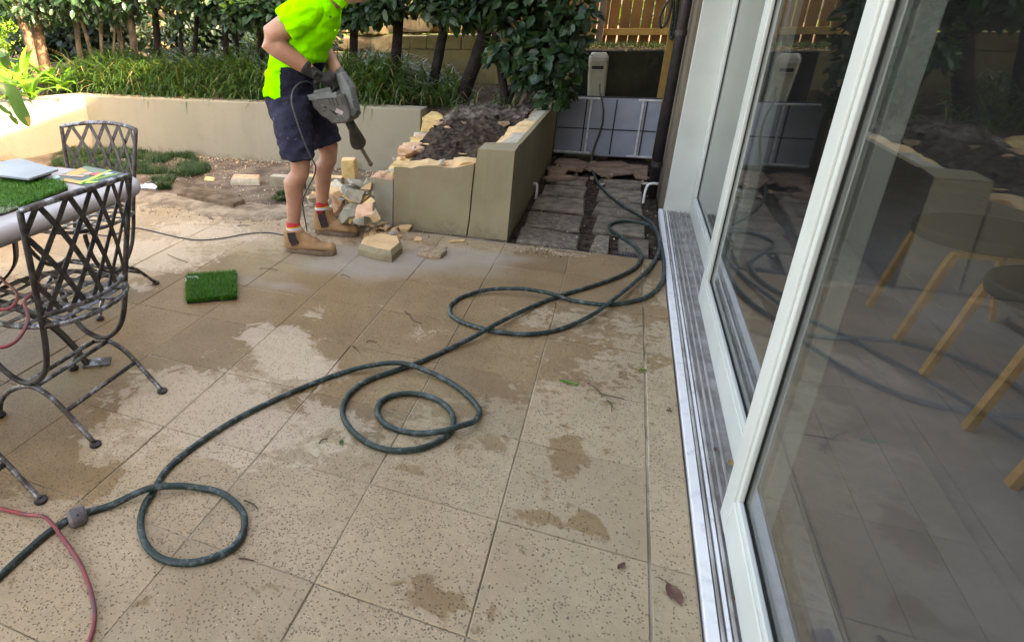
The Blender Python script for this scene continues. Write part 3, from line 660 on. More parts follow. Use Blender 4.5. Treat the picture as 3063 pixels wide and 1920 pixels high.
# ================================================================== PLANTS
def leaf_geo(b, base, d, n, L, W, curl=.2, mi=0):       # broad ovate leaf, folded along the midrib
    d = d.normalized(); s = d.cross(n)
    if s.length < 1e-4: s = d.orthogonal()
    s.normalize(); n = s.cross(d)
    P = lambda u, v, h: base+d*(u*L)+s*(v*W)+n*(h*L)
    b.add([P(0,0,0), P(.30,.42,.06), P(.68,.40,.02-curl*.4), P(1,0,-curl), P(.68,-.40,.02-curl*.4), P(.30,-.42,.06), P(.45,0,-.02)],
          [(0,1,6),(1,2,6),(2,3,6),(3,4,6),(4,5,6),(5,0,6)], mi)
def rdir(zb=0.): 
    while 1:
        v = V(rnd(-1,1), rnd(-1,1), rnd(-1,1)+zb)
        if .1 < v.length: return v.normalized()
def crown_clumps(b, clumps, per, L, mi_pick=(0,0,1)):
    for (c, r, k) in clumps:
        for i in range(int(per*k)):
            dv = rdir(); p = Vector(c)+V(dv.x*r[0], dv.y*r[1], dv.z*r[2])*rnd(.35,1.0)**.6
            out = (p-Vector(c)); out = out.normalized() if out.length > 1e-3 else rdir()
            d = (out*.6+rdir()*.8+V(0,0,-.35)); n = (out*.5+rdir()*.6+V(0,-.1,.8))
            l = L*rnd(.65,1.15); leaf_geo(b, p, d, n, l, l*rnd(.52,.66), rnd(.0,.25), random.choice(mi_pick))
def tree(name, label, stems, clumps, per, L, bark, mats=('leaf_hedge','leaf_hedge_dark'), cat='tree', group=None):
    base = Vector(stems[0][0][0]); t = thing(name, label, cat, base, group)
    for k, (pts, r0, r1) in enumerate(stems):
        sp = spline(pts, 5); n = len(sp)
        sp = [p+V(nz(p.z*3,k*7+base.x,2)*.012, nz(p.z*3,k*3+9,2)*.012, 0) for p in sp]
        b = MB(); b.tube(sp, [(r0+(r1-r0)*i/(n-1))*(1+.12*nz(i*.6,k+base.x,1)) for i in range(n)], 9)
        b.build('trunk' if k == 0 else 'limb', bark, t, smooth=True)
    b = MB(); crown_clumps(b, clumps, per, L); o = b.build('crown', list(mats), t); stuff(o); return t
HG = 'hedge trees along the raised bed'
def upper(cx, cy): return [((cx+rnd(-.35,.35), cy+rnd(-.35,.35), z), (.55,.5,.32), 1.5) for z in (1.6,1.75,1.95,2.25,2.6)]
def trunk_at(px0, py0, px1, py1, y, ext=1.0):
    a = PY(px0, py0, y); c = PY(px1, py1, y); a.z = min(a.z, .56) if a.z > .5 else a.z; d = (c-a); 
    return [V(a.x-.1*d.x*0, y, .50), a.lerp(c,.25)+V(.01,0,0), c, c+d.normalized()*.5*ext+V(0,0,.2), c+d.normalized()*.9*ext+V(rnd(-.1,.1),0,.6)]
# hanging lower foliage along the top of the view
def low_clumps(px0, px1, ybot, y, n):
    out = []
    for i in range(n):
        px = px0+(px1-px0)*(i+.5)/n; c = PY(px+rnd(-15,15), ybot-rnd(45,90), y+rnd(-.15,.15)); out.append((c, (.17,.16,.12), .55))
    return out
specs = [
 ('dark leaning hedge tree directly above the planter soil', [(1372,305,1465,60,4.62)], low_clumps(1310,1520,95,4.6,6), .075, 'bark'),
 ('slim dark forked tree at the path side of the planter', [(1512,322,1480,90,4.50),(1520,322,1575,60,4.52),(1500,300,1620,120,4.58)], [], .042, 'bark'),
 ('dark hedge tree leaning right, next left of the planter trunk', [(1285,215,1335,50,4.85)], low_clumps(1280,1400,70,4.8,4), .058, 'bark'),
 ('thick dark hedge tree beside the bright gap in the foliage', [(1172,190,1195,30,4.9)], low_clumps(1090,1200,85,4.75,4), .065, 'bark'),
 ('dark hedge tree just in front of the worker chest', [(1045,170,1062,40,4.95)], low_clumps(1000,1120,100,4.7,5), .055, 'bark'),
 ('dark hedge tree hidden partly behind the worker back', [(772,150,780,20,4.9)], low_clumps(690,900,110,4.6,9), .05, 'bark'),
 ('pair of dark stems left of the worker elbow', [(672,155,668,20,5.0),(708,150,700,20,5.1)], low_clumps(620,740,75,4.6,6), .042, 'bark'),
 ('curved dark stem beside the yellow stone patch', [(560,150,590,20,5.0),(545,150,530,30,5.05)], low_clumps(520,650,40,4.5,6), .035, 'bark'),
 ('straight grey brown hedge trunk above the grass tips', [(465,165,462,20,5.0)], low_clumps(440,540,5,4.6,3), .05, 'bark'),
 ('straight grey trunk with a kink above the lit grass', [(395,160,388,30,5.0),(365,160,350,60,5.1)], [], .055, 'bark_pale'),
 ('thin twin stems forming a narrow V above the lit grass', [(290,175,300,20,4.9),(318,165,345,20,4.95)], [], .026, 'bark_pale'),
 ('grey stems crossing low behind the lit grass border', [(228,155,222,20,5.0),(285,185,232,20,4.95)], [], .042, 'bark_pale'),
]
for i, (lab, tr_, cl, rad, bk) in enumerate(specs):
    stems = []
    for j, q in enumerate(tr_): stems.append((trunk_at(*q), rad*(1 if j == 0 else .7), rad*(.55 if j == 0 else .35)))
    top = stems[0][0][-1]
    tree('hedge_tree', lab, stems, cl+upper(top.x, top.y), 165, .112, bk, group=HG)
# leafy shrub mass hanging beside the path
bushc = [(PY(px, py, 4.45+rnd(-.2,.15)), (.15,.15,.13), .75) for px, py in ((1560,150),(1600,90),(1640,200),(1650,120),(1690,60),(1700,160),(1620,30),(1680,235),(1560,190),(1715,100),(1590,225),(1500,150),(1660,280),(1725,30),(1540,60))]
tree('shrub', 'dense glossy broadleaf shrub hanging over the planter wall beside the path', [(trunk_at(1530,322,1600,150,4.5),.03,.015),(trunk_at(1540,322,1660,190,4.5),.024,.012)], bushc, 120, .112, 'bark_pale', cat='shrub')
# sunlit pinkish trunks at far left
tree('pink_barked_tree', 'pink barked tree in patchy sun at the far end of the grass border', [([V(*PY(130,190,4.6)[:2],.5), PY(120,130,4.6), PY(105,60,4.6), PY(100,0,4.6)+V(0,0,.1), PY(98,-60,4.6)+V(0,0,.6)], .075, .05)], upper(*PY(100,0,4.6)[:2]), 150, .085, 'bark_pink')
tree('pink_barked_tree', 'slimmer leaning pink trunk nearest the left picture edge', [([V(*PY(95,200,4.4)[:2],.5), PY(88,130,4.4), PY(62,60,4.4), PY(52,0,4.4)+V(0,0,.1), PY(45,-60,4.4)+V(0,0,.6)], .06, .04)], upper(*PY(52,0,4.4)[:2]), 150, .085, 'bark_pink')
# dark thicket behind the stems, and lit shrubs beyond
def bush(name, label, c, r, k, L, mats, group=None, nstem=5):
    c = Vector(c); t = thing(name, label, 'shrub', (c.x, c.y, c.z-r[2]), group)
    for i in range(nstem):
        b = MB(); e = c+V(rnd(-.6,.6)*r[0], rnd(-.6,.6)*r[1], rnd(0,.5)*r[2])
        b.tube(spline([V(c.x+rnd(-.1,.1), c.y+rnd(-.1,.1), c.z-r[2]), c.lerp(e,.4)+V(0,0,-.4*r[2]), e],4), [.02,.017,.015,.013,.012,.01,.009,.008,.006], 6); b.build('stem', 'bark', t, smooth=True)
    b = MB(); crown_clumps(b, [(c+V(rnd(-.6,.6)*r[0], rnd(-.6,.6)*r[1], rnd(-.7,.6)*r[2]), (r[0]*.45, r[1]*.5, r[2]*.45), 1) for _ in range(13)], k, L, (0,1)); stuff(b.build('crown', list(mats), t)); return t
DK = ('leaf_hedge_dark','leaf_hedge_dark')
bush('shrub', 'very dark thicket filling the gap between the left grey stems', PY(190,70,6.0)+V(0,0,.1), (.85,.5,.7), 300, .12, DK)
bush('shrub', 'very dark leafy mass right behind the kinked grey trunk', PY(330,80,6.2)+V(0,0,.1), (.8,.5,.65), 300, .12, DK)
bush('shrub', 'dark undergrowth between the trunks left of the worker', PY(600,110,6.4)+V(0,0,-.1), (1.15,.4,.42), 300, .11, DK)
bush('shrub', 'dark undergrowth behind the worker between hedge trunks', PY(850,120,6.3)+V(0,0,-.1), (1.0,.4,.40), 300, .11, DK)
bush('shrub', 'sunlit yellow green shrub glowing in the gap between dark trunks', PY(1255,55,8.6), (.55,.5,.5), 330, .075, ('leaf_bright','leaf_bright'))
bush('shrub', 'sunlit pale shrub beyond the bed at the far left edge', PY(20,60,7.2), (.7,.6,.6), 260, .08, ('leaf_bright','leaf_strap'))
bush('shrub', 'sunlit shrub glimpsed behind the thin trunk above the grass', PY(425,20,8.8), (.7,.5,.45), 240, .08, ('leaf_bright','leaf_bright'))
# stone boundary wall in dappled sun
sw = thing('stone_wall', 'yellow stone block wall in dappled light far behind the hedge', 'wall', (-7,8.0,.4))
smesh = []
for k in range(6):
    o = hull(rock_pts((0,0,0), .33+.06*(k%3-1), .14, .125, 0, 40, .95), 'stone', 'stone_block'); smesh.append(o.data); bpy.data.objects.remove(o)
for r in range(6):
    x = -11.5+(r%2)*.3
    while x < -2.7:
        o = bpy.data.objects.new('stone', random.choice(smesh)); col.objects.link(o); o.parent = sw; o.location = V(x+.3, 8.0+rnd(-.02,.02), .45+r*.255)-sw.location; o.rotation_euler = (0,0,random.choice((0,math.pi))); x += .64
# neighbour's trees closing the view
for i, (x, y) in enumerate(((-13,12),(-9.5,13),(-6,12.5),(-2.5,13),(1,12.5),(4.5,13))):
    cl = [((x+rnd(-1.3,1.3), y+rnd(-.8,.8), z), (1.1,.9,.8), 1.0) for z in (1.0,1.6,2.3,3.0,3.8,1.3)]
    tree('background_tree', ['leafy tree farthest away behind the left stems','broad leafy tree far behind the thin twin stems','leafy tree far behind the worker','leafy tree far behind the bright gap between trunks','leafy tree beyond the paling fence','leafy tree beyond the house corner'][i],
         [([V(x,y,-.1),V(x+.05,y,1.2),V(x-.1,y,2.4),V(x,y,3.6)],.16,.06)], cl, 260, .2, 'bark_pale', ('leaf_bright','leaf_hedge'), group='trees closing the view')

# ---- strappy border grass
def blade(b, p, d, L, w_, droop, mi=0, seg=3):
    h = V(d.x, d.y, 0); h = h.normalized() if h.length > 1e-4 else V(1,0,0); s = V(-h.y, h.x, 0); vs = []; q = Vector(p); ang = math.atan2(d.z, math.hypot(d.x,d.y))
    for i in range(seg+1):
        t = i/seg; ww = w_*(1-t**2.2)+.0006; vs += [q-s*ww/2, q+s*ww/2]
        q = q+(h*math.cos(ang)+V(0,0,1)*math.sin(ang))*(L/seg); ang -= droop/seg
    b.add(vs, [(2*i,2*i+1,2*i+3,2*i+2) for i in range(seg)], mi)
b = MB()
def tuft(x, y, z, n, L, w_, spread=.09):
    for i in range(n):
        a = rnd(0,6.283); e = rnd(.35,1.35); d = V(math.cos(a)*math.cos(e), math.sin(a)*math.cos(e), math.sin(e))
        blade(b, (x+rnd(-spread,spread), y+rnd(-spread,spread), z), d, L*rnd(.6,1.15), w_*rnd(.7,1.3), rnd(1.2,3.2), 1 if random.random() < .07 else 0)
x = -6.5
while x < -1.75:
    for y in (4.30,4.38,4.48,4.60,4.74,4.90,5.10):
        fade = 1 if x < -2.3 else .55
        if x > -2.2 and y < 4.55: continue
        if x < -5.7 and y < 4.35: continue
        tuft(x+rnd(-.05,.05), y+rnd(-.06,.06), bed_h(x,y)-.02, int(46*fade), .40 if y < 4.4 else .50, .017)
    x += .115
o = b.build('border_grass', ['mondo','mondo_dry']); tag(o, 'strappy dark green border grass filling the bed behind the cream wall', 'grass', kind='stuff')
b = MB()
for (x, y) in ((-1.95,4.3),(-1.75,4.5),(-1.5,4.35),(-1.3,4.5),(-1.15,4.3),(-1.62,4.15),(-1.05,4.55)): tuft(x, y, .585, 9, .30, .010, .05)
tag(b.build('sparse_grass', ['mondo','mondo_dry']), 'sparse bent grass blades on the dusty soil behind the planter', 'grass', kind='stuff')
# ---- lush strap-leaved plants at the sunny corner
def strap_leaf(name, root, a, e, L, wd_, droop, m, parent, twist=.0):
    h = V(math.cos(a), math.sin(a), 0); s = V(-h.y, h.x, 0); vs = []; q = Vector(root); ang = e; seg = 9
    for i in range(seg+1):
        t = i/seg; ww = wd_*(.55+.45*math.sin(min(1,t*1.5)*math.pi/2))*(1-max(0,(t-.55)/.45)**2.0)+.001
        nn = V(0,0,1)*math.cos(ang)-h*math.sin(ang); vs += [q-s*ww/2+nn*ww*.16, q, q+s*ww/2+nn*ww*.16]
        q = q+(h*math.cos(ang)+V(0,0,1)*math.sin(ang))*(L/seg); ang -= droop/seg*(.5+t)
    bb = MB(); bb.add(vs, [f for i in range(seg) for f in ((3*i,3*i+1,3*i+4,3*i+3),(3*i+1,3*i+2,3*i+5,3*i+4))]); return bb.build('leaf', m, parent, smooth=True)
def strap_plant(label, c, n, L, wd_, m, az=(0,6.283), el=(.5,1.4), group=None, name='strap_leaf_plant'):
    t = thing(name, label, 'plant', c, group)
    for i in range(n): strap_leaf('leaf', Vector(c)+V(rnd(-.03,.03), rnd(-.03,.03), 0), az[0]+(az[1]-az[0])*(i+rnd(.1,.9))/n, rnd(*el), L*rnd(.75,1.15), wd_*rnd(.8,1.15), rnd(.9,1.9), m if random.random() < .93 else 'leaf_dry', t)
    return t
pw = lambda px, py: G(px, py, .60)
for lab, (px, py), n_, L_ in (('bright strap leaved plant standing tall right at the sunlit wall corner',(150,268),15,.52),('bright strap leaved plant just left of the wall corner clump',(75,275),14,.56),
     ('bright strap leaved plant hugging the left picture edge on the wing',(15,262),14,.56),('sunlit strap leaved plant drooping over the wing wall top',(95,298),13,.44),('small sunlit strap leaved plant low on the wing near the edge',(25,300),13,.44),('upright bright strap leaves beside the pink trunk foot',(110,240),12,.52),('low strap leaved tuft where the lit grass meets the wall corner',(195,272),12,.40)):
    strap_plant(lab, pw(px,py), n_, L_, .062, 'leaf_strap', group='strap leaved plants on the sunny corner')
# near plant reaching in from the left edge, in a pot
pt = thing('potted_plant', 'big dark strap leaves reaching in from the left picture edge', 'plant', (-4.02,1.30,0))
b = MB(); b.lathe((-4.02,1.30,0), [(.15,0),(.19,.30),(.205,.31),(.205,.36),(.19,.36),(.18,.33),(.0,.33)], 20); b.build('pot', 'brick_red', pt, smooth=False)
rt = V(-4.02,1.30,.34)
for (tp, mid, wd_) in ((PY(88,380,1.60),PY(30,275,1.52),.085),(PY(55,375,1.72),PY(20,335,1.6),.035),(PY(28,210,1.55),PY(8,160,1.5),.06),(PY(-10,190,1.3),PY(-60,150,1.3),.07)):
    pts = spline([rt, rt.lerp(mid,.55)+V(0,0,.24), mid, mid.lerp(tp,.55)+V(0,0,.01), tp], 5); k = len(pts); vs = []
    for i, p in enumerate(pts):
        tt = (pts[min(i+1,k-1)]-pts[max(i-1,0)]).normalized(); s = tt.cross(V(.45,-.7,.55)).normalized(); u = i/(k-1)
        ww = wd_*(.5+.5*math.sin(min(1,u*1.5)*math.pi/2))*(1-max(0,(u-.75)/.25)**2.2)+.001; nn = s.cross(tt); vs += [p-s*ww/2+nn*ww*.15, p, p+s*ww/2+nn*ww*.15]
    b = MB(); b.add(vs, [f for i in range(k-1) for f in ((3*i,3*i+1,3*i+4,3*i+3),(3*i+1,3*i+2,3*i+5,3*i+4))], 0); 
    b.m = [1 if i > (k-1)*2-7 and i%2 == 0 else 0 for i in range(len(b.f))]
    b.build('leaf', ['leaf_strap_dark','leaf_dry'], pt, smooth=True)
for i in range(8): strap_leaf('leaf', rt, 2.2+i*.5, rnd(.6,1.2), .5, .06, rnd(.9,1.6), 'leaf_strap_dark', pt)

# ---- ragged lawn remnants at the wall foot
def turf_patch(b, poly_px, n, h, w_=.004, zf=None):
    xs = [p[0] for p in poly_px]; ys = [p[1] for p in poly_px]; k = 0
    def inside(x, y):
        c = False; j = len(poly_px)-1
        for i in range(len(poly_px)):
            xi, yi = poly_px[i]; xj, yj = poly_px[j]
            if (yi > y) != (yj > y) and x < (xj-xi)*(y-yi)/(yj-yi)+xi: c = not c
            j = i
        return c
    P = [G(*p) for p in poly_px]; x0, x1 = min(p.x for p in P), max(p.x for p in P); y0, y1 = min(p.y for p in P), max(p.y for p in P)
    pw_ = [(p.x,p.y) for p in P]
    poly_px = pw_
    while k < n:
        x, y = rnd(x0,x1), rnd(y0,y1)
        c = False; j = len(pw_)-1
        for i in range(len(pw_)):
            xi, yi = pw_[i]; xj, yj = pw_[j]
            if (yi > y) != (yj > y) and x < (xj-xi)*(y-yi)/(yj-yi)+xi: c = not c
            j = i
        if not c or (nz(x,y,4.5,9) < -.12 and random.random() < .93): continue
        k += 1; a = rnd(0,6.283); e = rnd(.6,1.5); z = strip_h(x,y)+max(0,nz(x,y,2.2,3))*.05
        blade(b, (x,y,z), V(math.cos(a)*math.cos(e), math.sin(a)*math.cos(e), math.sin(e)), h*rnd(.5,1.2), w_, rnd(.6,1.8), 1 if random.random() < .05 else 0, 2)
b = MB(); c_ = OV
def ovp(*a): return [(x*c_, y*c_) for x, y in a]
turf_patch(b, ovp((120,375),(180,355),(260,360),(330,365),(400,372),(450,368),(470,385),(498,400),(490,415),(440,425),(400,418),(330,415),(260,415),(180,400),(125,395)), 16000, .075)
tag(b.build('lawn_remnant', ['lawn','mondo_dry']), 'torn strip of dark green lawn along the foot of the cream wall', 'grass', kind='stuff')
b = MB(); turf_patch(b, ovp((360,432),(395,422),(415,432),(405,450),(375,455)), 1500, .06); tag(b.build('lawn_clump', ['lawn','mondo_dry']), 'small separate grass clump beside the foil wrapper', 'grass', kind='stuff')
b = MB(); turf_patch(b, ovp((638,470),(665,460),(690,465),(680,478),(645,480)), 900, .05); tag(b.build('lawn_clump', ['lawn','mondo_dry']), 'small dark grass tuft just behind the worker front leg', 'grass', kind='stuff')
b = MB(); q = V(-1.0,6.5,.97)
for i in range(2600): x, y = rnd(-1.9,.1), rnd(6.45,6.98); a = rnd(0,6.28); blade(b, (x,y,.965), V(math.cos(a)*.4, math.sin(a)*.4, .9), rnd(.04,.10), .006, rnd(.4,1.5), 0, 2)
tag(b.build('verge_grass', ['lawn','mondo_dry']), 'short green grass growing along the foot of the paling fence', 'grass', kind='stuff')

b = MB()
for i in range(420):
    p = V(rnd(-2.6,.1), 5.82+abs(random.gauss(0,.28)), .985+rnd(0,.02)); leaf_geo(b, p, V(rnd(-1,1),rnd(-1,1),rnd(-.2,.3)), V(rnd(-.3,.3),rnd(-.3,.3),1), rnd(.04,.08), rnd(.02,.035), .2, random.choice((0,0,1)))
for i in range(260):
    x = rnd(-5.4,-2.2); p = V(x, 4.0+rnd(0,.26), WZ+.006+rnd(0,.012)); leaf_geo(b, p, V(rnd(-1,1),rnd(-1,1),rnd(-.1,.2)), V(0,0,1), rnd(.02,.05), rnd(.010,.018), .2, random.choice((0,1,1)))
tag(b.build('leaf_litter', ['leaf_dry','dead_leaf']), 'brown fallen leaves strewn along the tops of the garden walls', 'leaf litter', kind='stuff')

# ================================================================== TABLE AND WHAT LIES ON IT
TX0, TX1, TY0, TY1, TZ = -3.05, -2.10, -1.25, .74, .715
tb = thing('garden_table', 'pale stone topped garden table with rounded edge on black iron base', 'table', (-2.58,-.2,0))
def rrect(x0, x1, y0, y1, r, n=10):
    out = []
    for cx, cy, a0 in ((x1-r,y1-r,0),(x0+r,y1-r,90),(x0+r,y0+r,180),(x1-r,y0+r,270)):
        for i in range(n+1): a = R_(a0+90*i/n); out.append((cx+r*math.cos(a), cy+r*math.sin(a)))
    return out
b = MB(); prof = [(.014,-.064),(.004,-.056),(0,-.042),(.001,-.028),(.006,-.013),(.018,-.004),(.035,0)]
rings = [[(p[0],p[1],TZ+dz) for p in rrect(TX0+i, TX1-i, TY0+i, TY1-i, .20-i*.5)] for i, dz in prof]
nn = len(rings[0]); vs = [v for r in rings for v in r]
fs = [(k*nn+j, k*nn+(j+1)%nn, (k+1)*nn+(j+1)%nn, (k+1)*nn+j) for k in range(len(rings)-1) for j in range(nn)]
b.add(vs, fs+[tuple(range(nn-1,-1,-1)), tuple((len(rings)-1)*nn+j for j in range(nn))]); b.build('table_top', 'table_stone', tb, smooth=False, bevel=0)
o = tb.children[0]
for p in o.data.polygons: p.use_smooth = len(p.vertices) == 4
hub = V(-2.56,-.04,.33)
b = MB(); b.lathe(hub+V(0,0,-.06), [(.03,0),(.055,.01),(.06,.06),(.055,.11),(.03,.12)], 14); b.build('hub', 'iron_black', tb)
for (fx, fy) in ((-2.18,.235),(-2.94,.235),(-2.18,-.33),(-2.94,-.33)):
    f = V(fx,fy,.012); d = (f-hub); dh = V(d.x,d.y,0)
    b = MB(); b.strap(spline([hub+dh*.08, hub+dh*.38+V(0,0,.0), hub+dh*.70+V(0,0,-.10), hub+dh*.88+V(0,0,-.22), hub+dh*.97+V(0,0,-.315), f],5), V(-dh.y,dh.x,0), .045, .010); b.build('leg', 'iron_black', tb)
    b = MB(); u = dh.normalized(); s = V(-u.y,u.x,0); b.obox(f+u*.03+V(0,0,-.006), u*.055, s*.03, V(0,0,.005)); b.build('foot_plate', 'chair_metal', tb)
    b = MB(); b.strap(spline([hub+dh*.06+V(0,0,.02), hub+dh*.32+V(0,0,.05), hub+dh*.56+V(0,0,.14), hub+dh*.62+V(0,0,.24), hub+dh*.60+V(0,0,.318)],5), V(-dh.y,dh.x,0), .045, .010); b.build('scroll', 'iron_black', tb)
# sample turf lying on the table
def turf_mat(name, label, poly, z, n, h, mats, base_m, group=None):
    c = V(sum(p[0] for p in poly)/len(poly), sum(p[1] for p in poly)/len(poly), z); t = thing(name, label, 'turf sample', c, group)
    b = MB(); b.prism(poly, z+.001, z+.006); b.build('backing', 'rubber_black', t)
    b = MB(); xs = [p[0] for p in poly]; ys = [p[1] for p in poly]; k = 0
    while k < n:
        x, y = rnd(min(xs),max(xs)), rnd(min(ys),max(ys)); cc = False; j = len(poly)-1
        for i in range(len(poly)):
            xi, yi = poly[i]; xj, yj = poly[j]
            if (yi > y) != (yj > y) and x < (xj-xi)*(y-yi)/(yj-yi)+xi: cc = not cc
            j = i
        if not cc: continue
        k += 1; a = rnd(0,6.283); e = rnd(.8,1.5); blade(b, (x,y,z+.005), V(math.cos(a)*math.cos(e), math.sin(a)*math.cos(e), math.sin(e)), h*rnd(.7,1.15), .0032, rnd(.2,1.2), 0, 2)
    stuff(b.build('pile', mats, t)); return t
def gpoly(z, *pts): return [(G(x*c_, y*c_, z).x, G(x*c_, y*c_, z).y) for x, y in pts]
turf_mat('turf_sample', 'bright green artificial turf sample lying on the stone table', gpoly(TZ+.005,(-30,432),(60,426),(150,432),(160,446),(100,470),(40,492),(-40,500)), TZ, 9000, .022, ['turf'], 'turf')
turf_mat('turf_sample', 'pale grey green turf sample under the bright one at the table edge', gpoly(TZ+.003,(-60,482),(38,478),(42,494),(0,508),(-70,520)), TZ, 2500, .016, ['turf_grey'], 'turf')
tp = gpoly(0,(441,655),(557,646),(558,706),(441,716))
turf_mat('turf_sample', 'square bright green turf sample lying alone on the paving', tp, 0, 9000, .034, ['turf'], 'turf')
b = MB(); q = G(452*c_,656*c_,.02); b.obox(q, V(.035,.012,.002), V(-.01,.02,.004), V(0,0,.0008)); tag(b.build('paper_label', 'label_white'), 'small white paper tag sticking out of the turf sample on the paving', 'label')
# slate-blue sample board on a dark box
bd = thing('sample_board', 'flat blue grey sample board resting on a dark folder on the table', 'board', G(50*c_,400*c_,TZ))
pp = gpoly(TZ+.045,(-60,392),(48,373),(137,399),(68,421),(-40,408)); b = MB(); b.prism(pp, TZ+.036, TZ+.046); b.build('board', 'slate_board', bd, bevel=.002)
pp = gpoly(TZ+.02,(-60,402),(30,392),(120,402),(66,424),(-40,415)); b = MB(); b.prism(pp, TZ+.001, TZ+.034); b.build('folder', 'black_plastic', bd)
# brochure
br = thing('brochure', 'glossy printed brochure with orange photo and lime lettering on the table', 'brochure', G(215*c_,415*c_,TZ))
Z = TZ+.001
A_, B_, C_, D_ = [G(x,y,Z) for x, y in ((150,536),(258,497),(372,519),(262,558))]
def q_(u, v, h): p = A_.lerp(B_,v).lerp(D_.lerp(C_,v),u); return (p.x,p.y,Z+h)
def patch(name, pts, m, h): b = MB(); k = len(pts); b.add([q_(u,v,h) for u,v in pts]+[q_(u,v,h-.0006) for u,v in pts], [tuple(range(k)), tuple(range(2*k-1,k-1,-1))]+[(j,(j+1)%k,k+(j+1)%k,k+j) for j in range(k)]); return b.build(name, m, br)
patch('page', [(0,0),(1,0),(1,1),(0,1)], 'paper_dark', .002)
patch('photo', [(.10,.45),(.0,.95),(.62,.95),(.62,.55),(.3,.35)], 'print_green', .0032)
patch('print', [(.05,.38),(.05,.80),(.30,.72),(.34,.45),(.18,.30)], 'print_orange', .0042); patch('print', [(.36,.50),(.36,.68),(.55,.66),(.55,.52)], 'print_skin', .0042)
patch('print', [(.5,.52),(.52,.72),(.74,.80),(.72,.55)], 'print_red', .0042); patch('print', [(.3,.0),(.30,.12),(.75,.16),(.80,.0)], 'print_orange', .0042); patch('print', [(.0,.02),(.0,.2),(.14,.14),(.14,.0)], 'print_aqua', .0042)
patch('print', [(.02,.22),(.12,.34),(.50,.46),(.52,.36)], 'print_skin', .0044)
patch('print', [(.74,.0),(.64,.98),(.70,.98),(.86,.0)], 'print_lime', .0052); patch('print', [(.80,.0),(.78,.16),(1.0,.30),(1.0,.20)], 'print_lime', .0052)
patch('print', [(.76,.62),(.74,.86),(.86,.92),(.88,.70)], 'print_blue', .0052)
patch('print', [(.775,.68),(.765,.80),(.845,.84),(.855,.74)], 'print_white', .0060)
fc_ = bpy.data.curves.new('lettering', 'FONT'); fc_.body = 'WATERED'; fc_.size = .045; fc_.extrude = .0003; fc_.align_x = 'CENTER'
fo = bpy.data.objects.new('lettering_tmp', fc_); col.objects.link(fo); dg = bpy.context.evaluated_depsgraph_get(); lm = bpy.data.meshes.new_from_object(fo.evaluated_get(dg)); bpy.data.objects.remove(fo)
lm.materials.clear(); lm.materials.append(MAT['print_lime']); lo = bpy.data.objects.new('lettering', lm); col.objects.link(lo); lo.parent = br
p0, p1 = Vector(q_(.86,.22,.0052)), Vector(q_(.98,.86,.0052)); mid = (p0+p1)/2; lo.location = mid-br.location; lo.rotation_euler = (0,0,math.atan2(p1.y-p0.y, p1.x-p0.x))
k_ = (p1-p0).length/max(.01, max(v.co.x for v in lm.vertices)-min(v.co.x for v in lm.vertices)); lo.scale = (k_,k_*1.2,1)

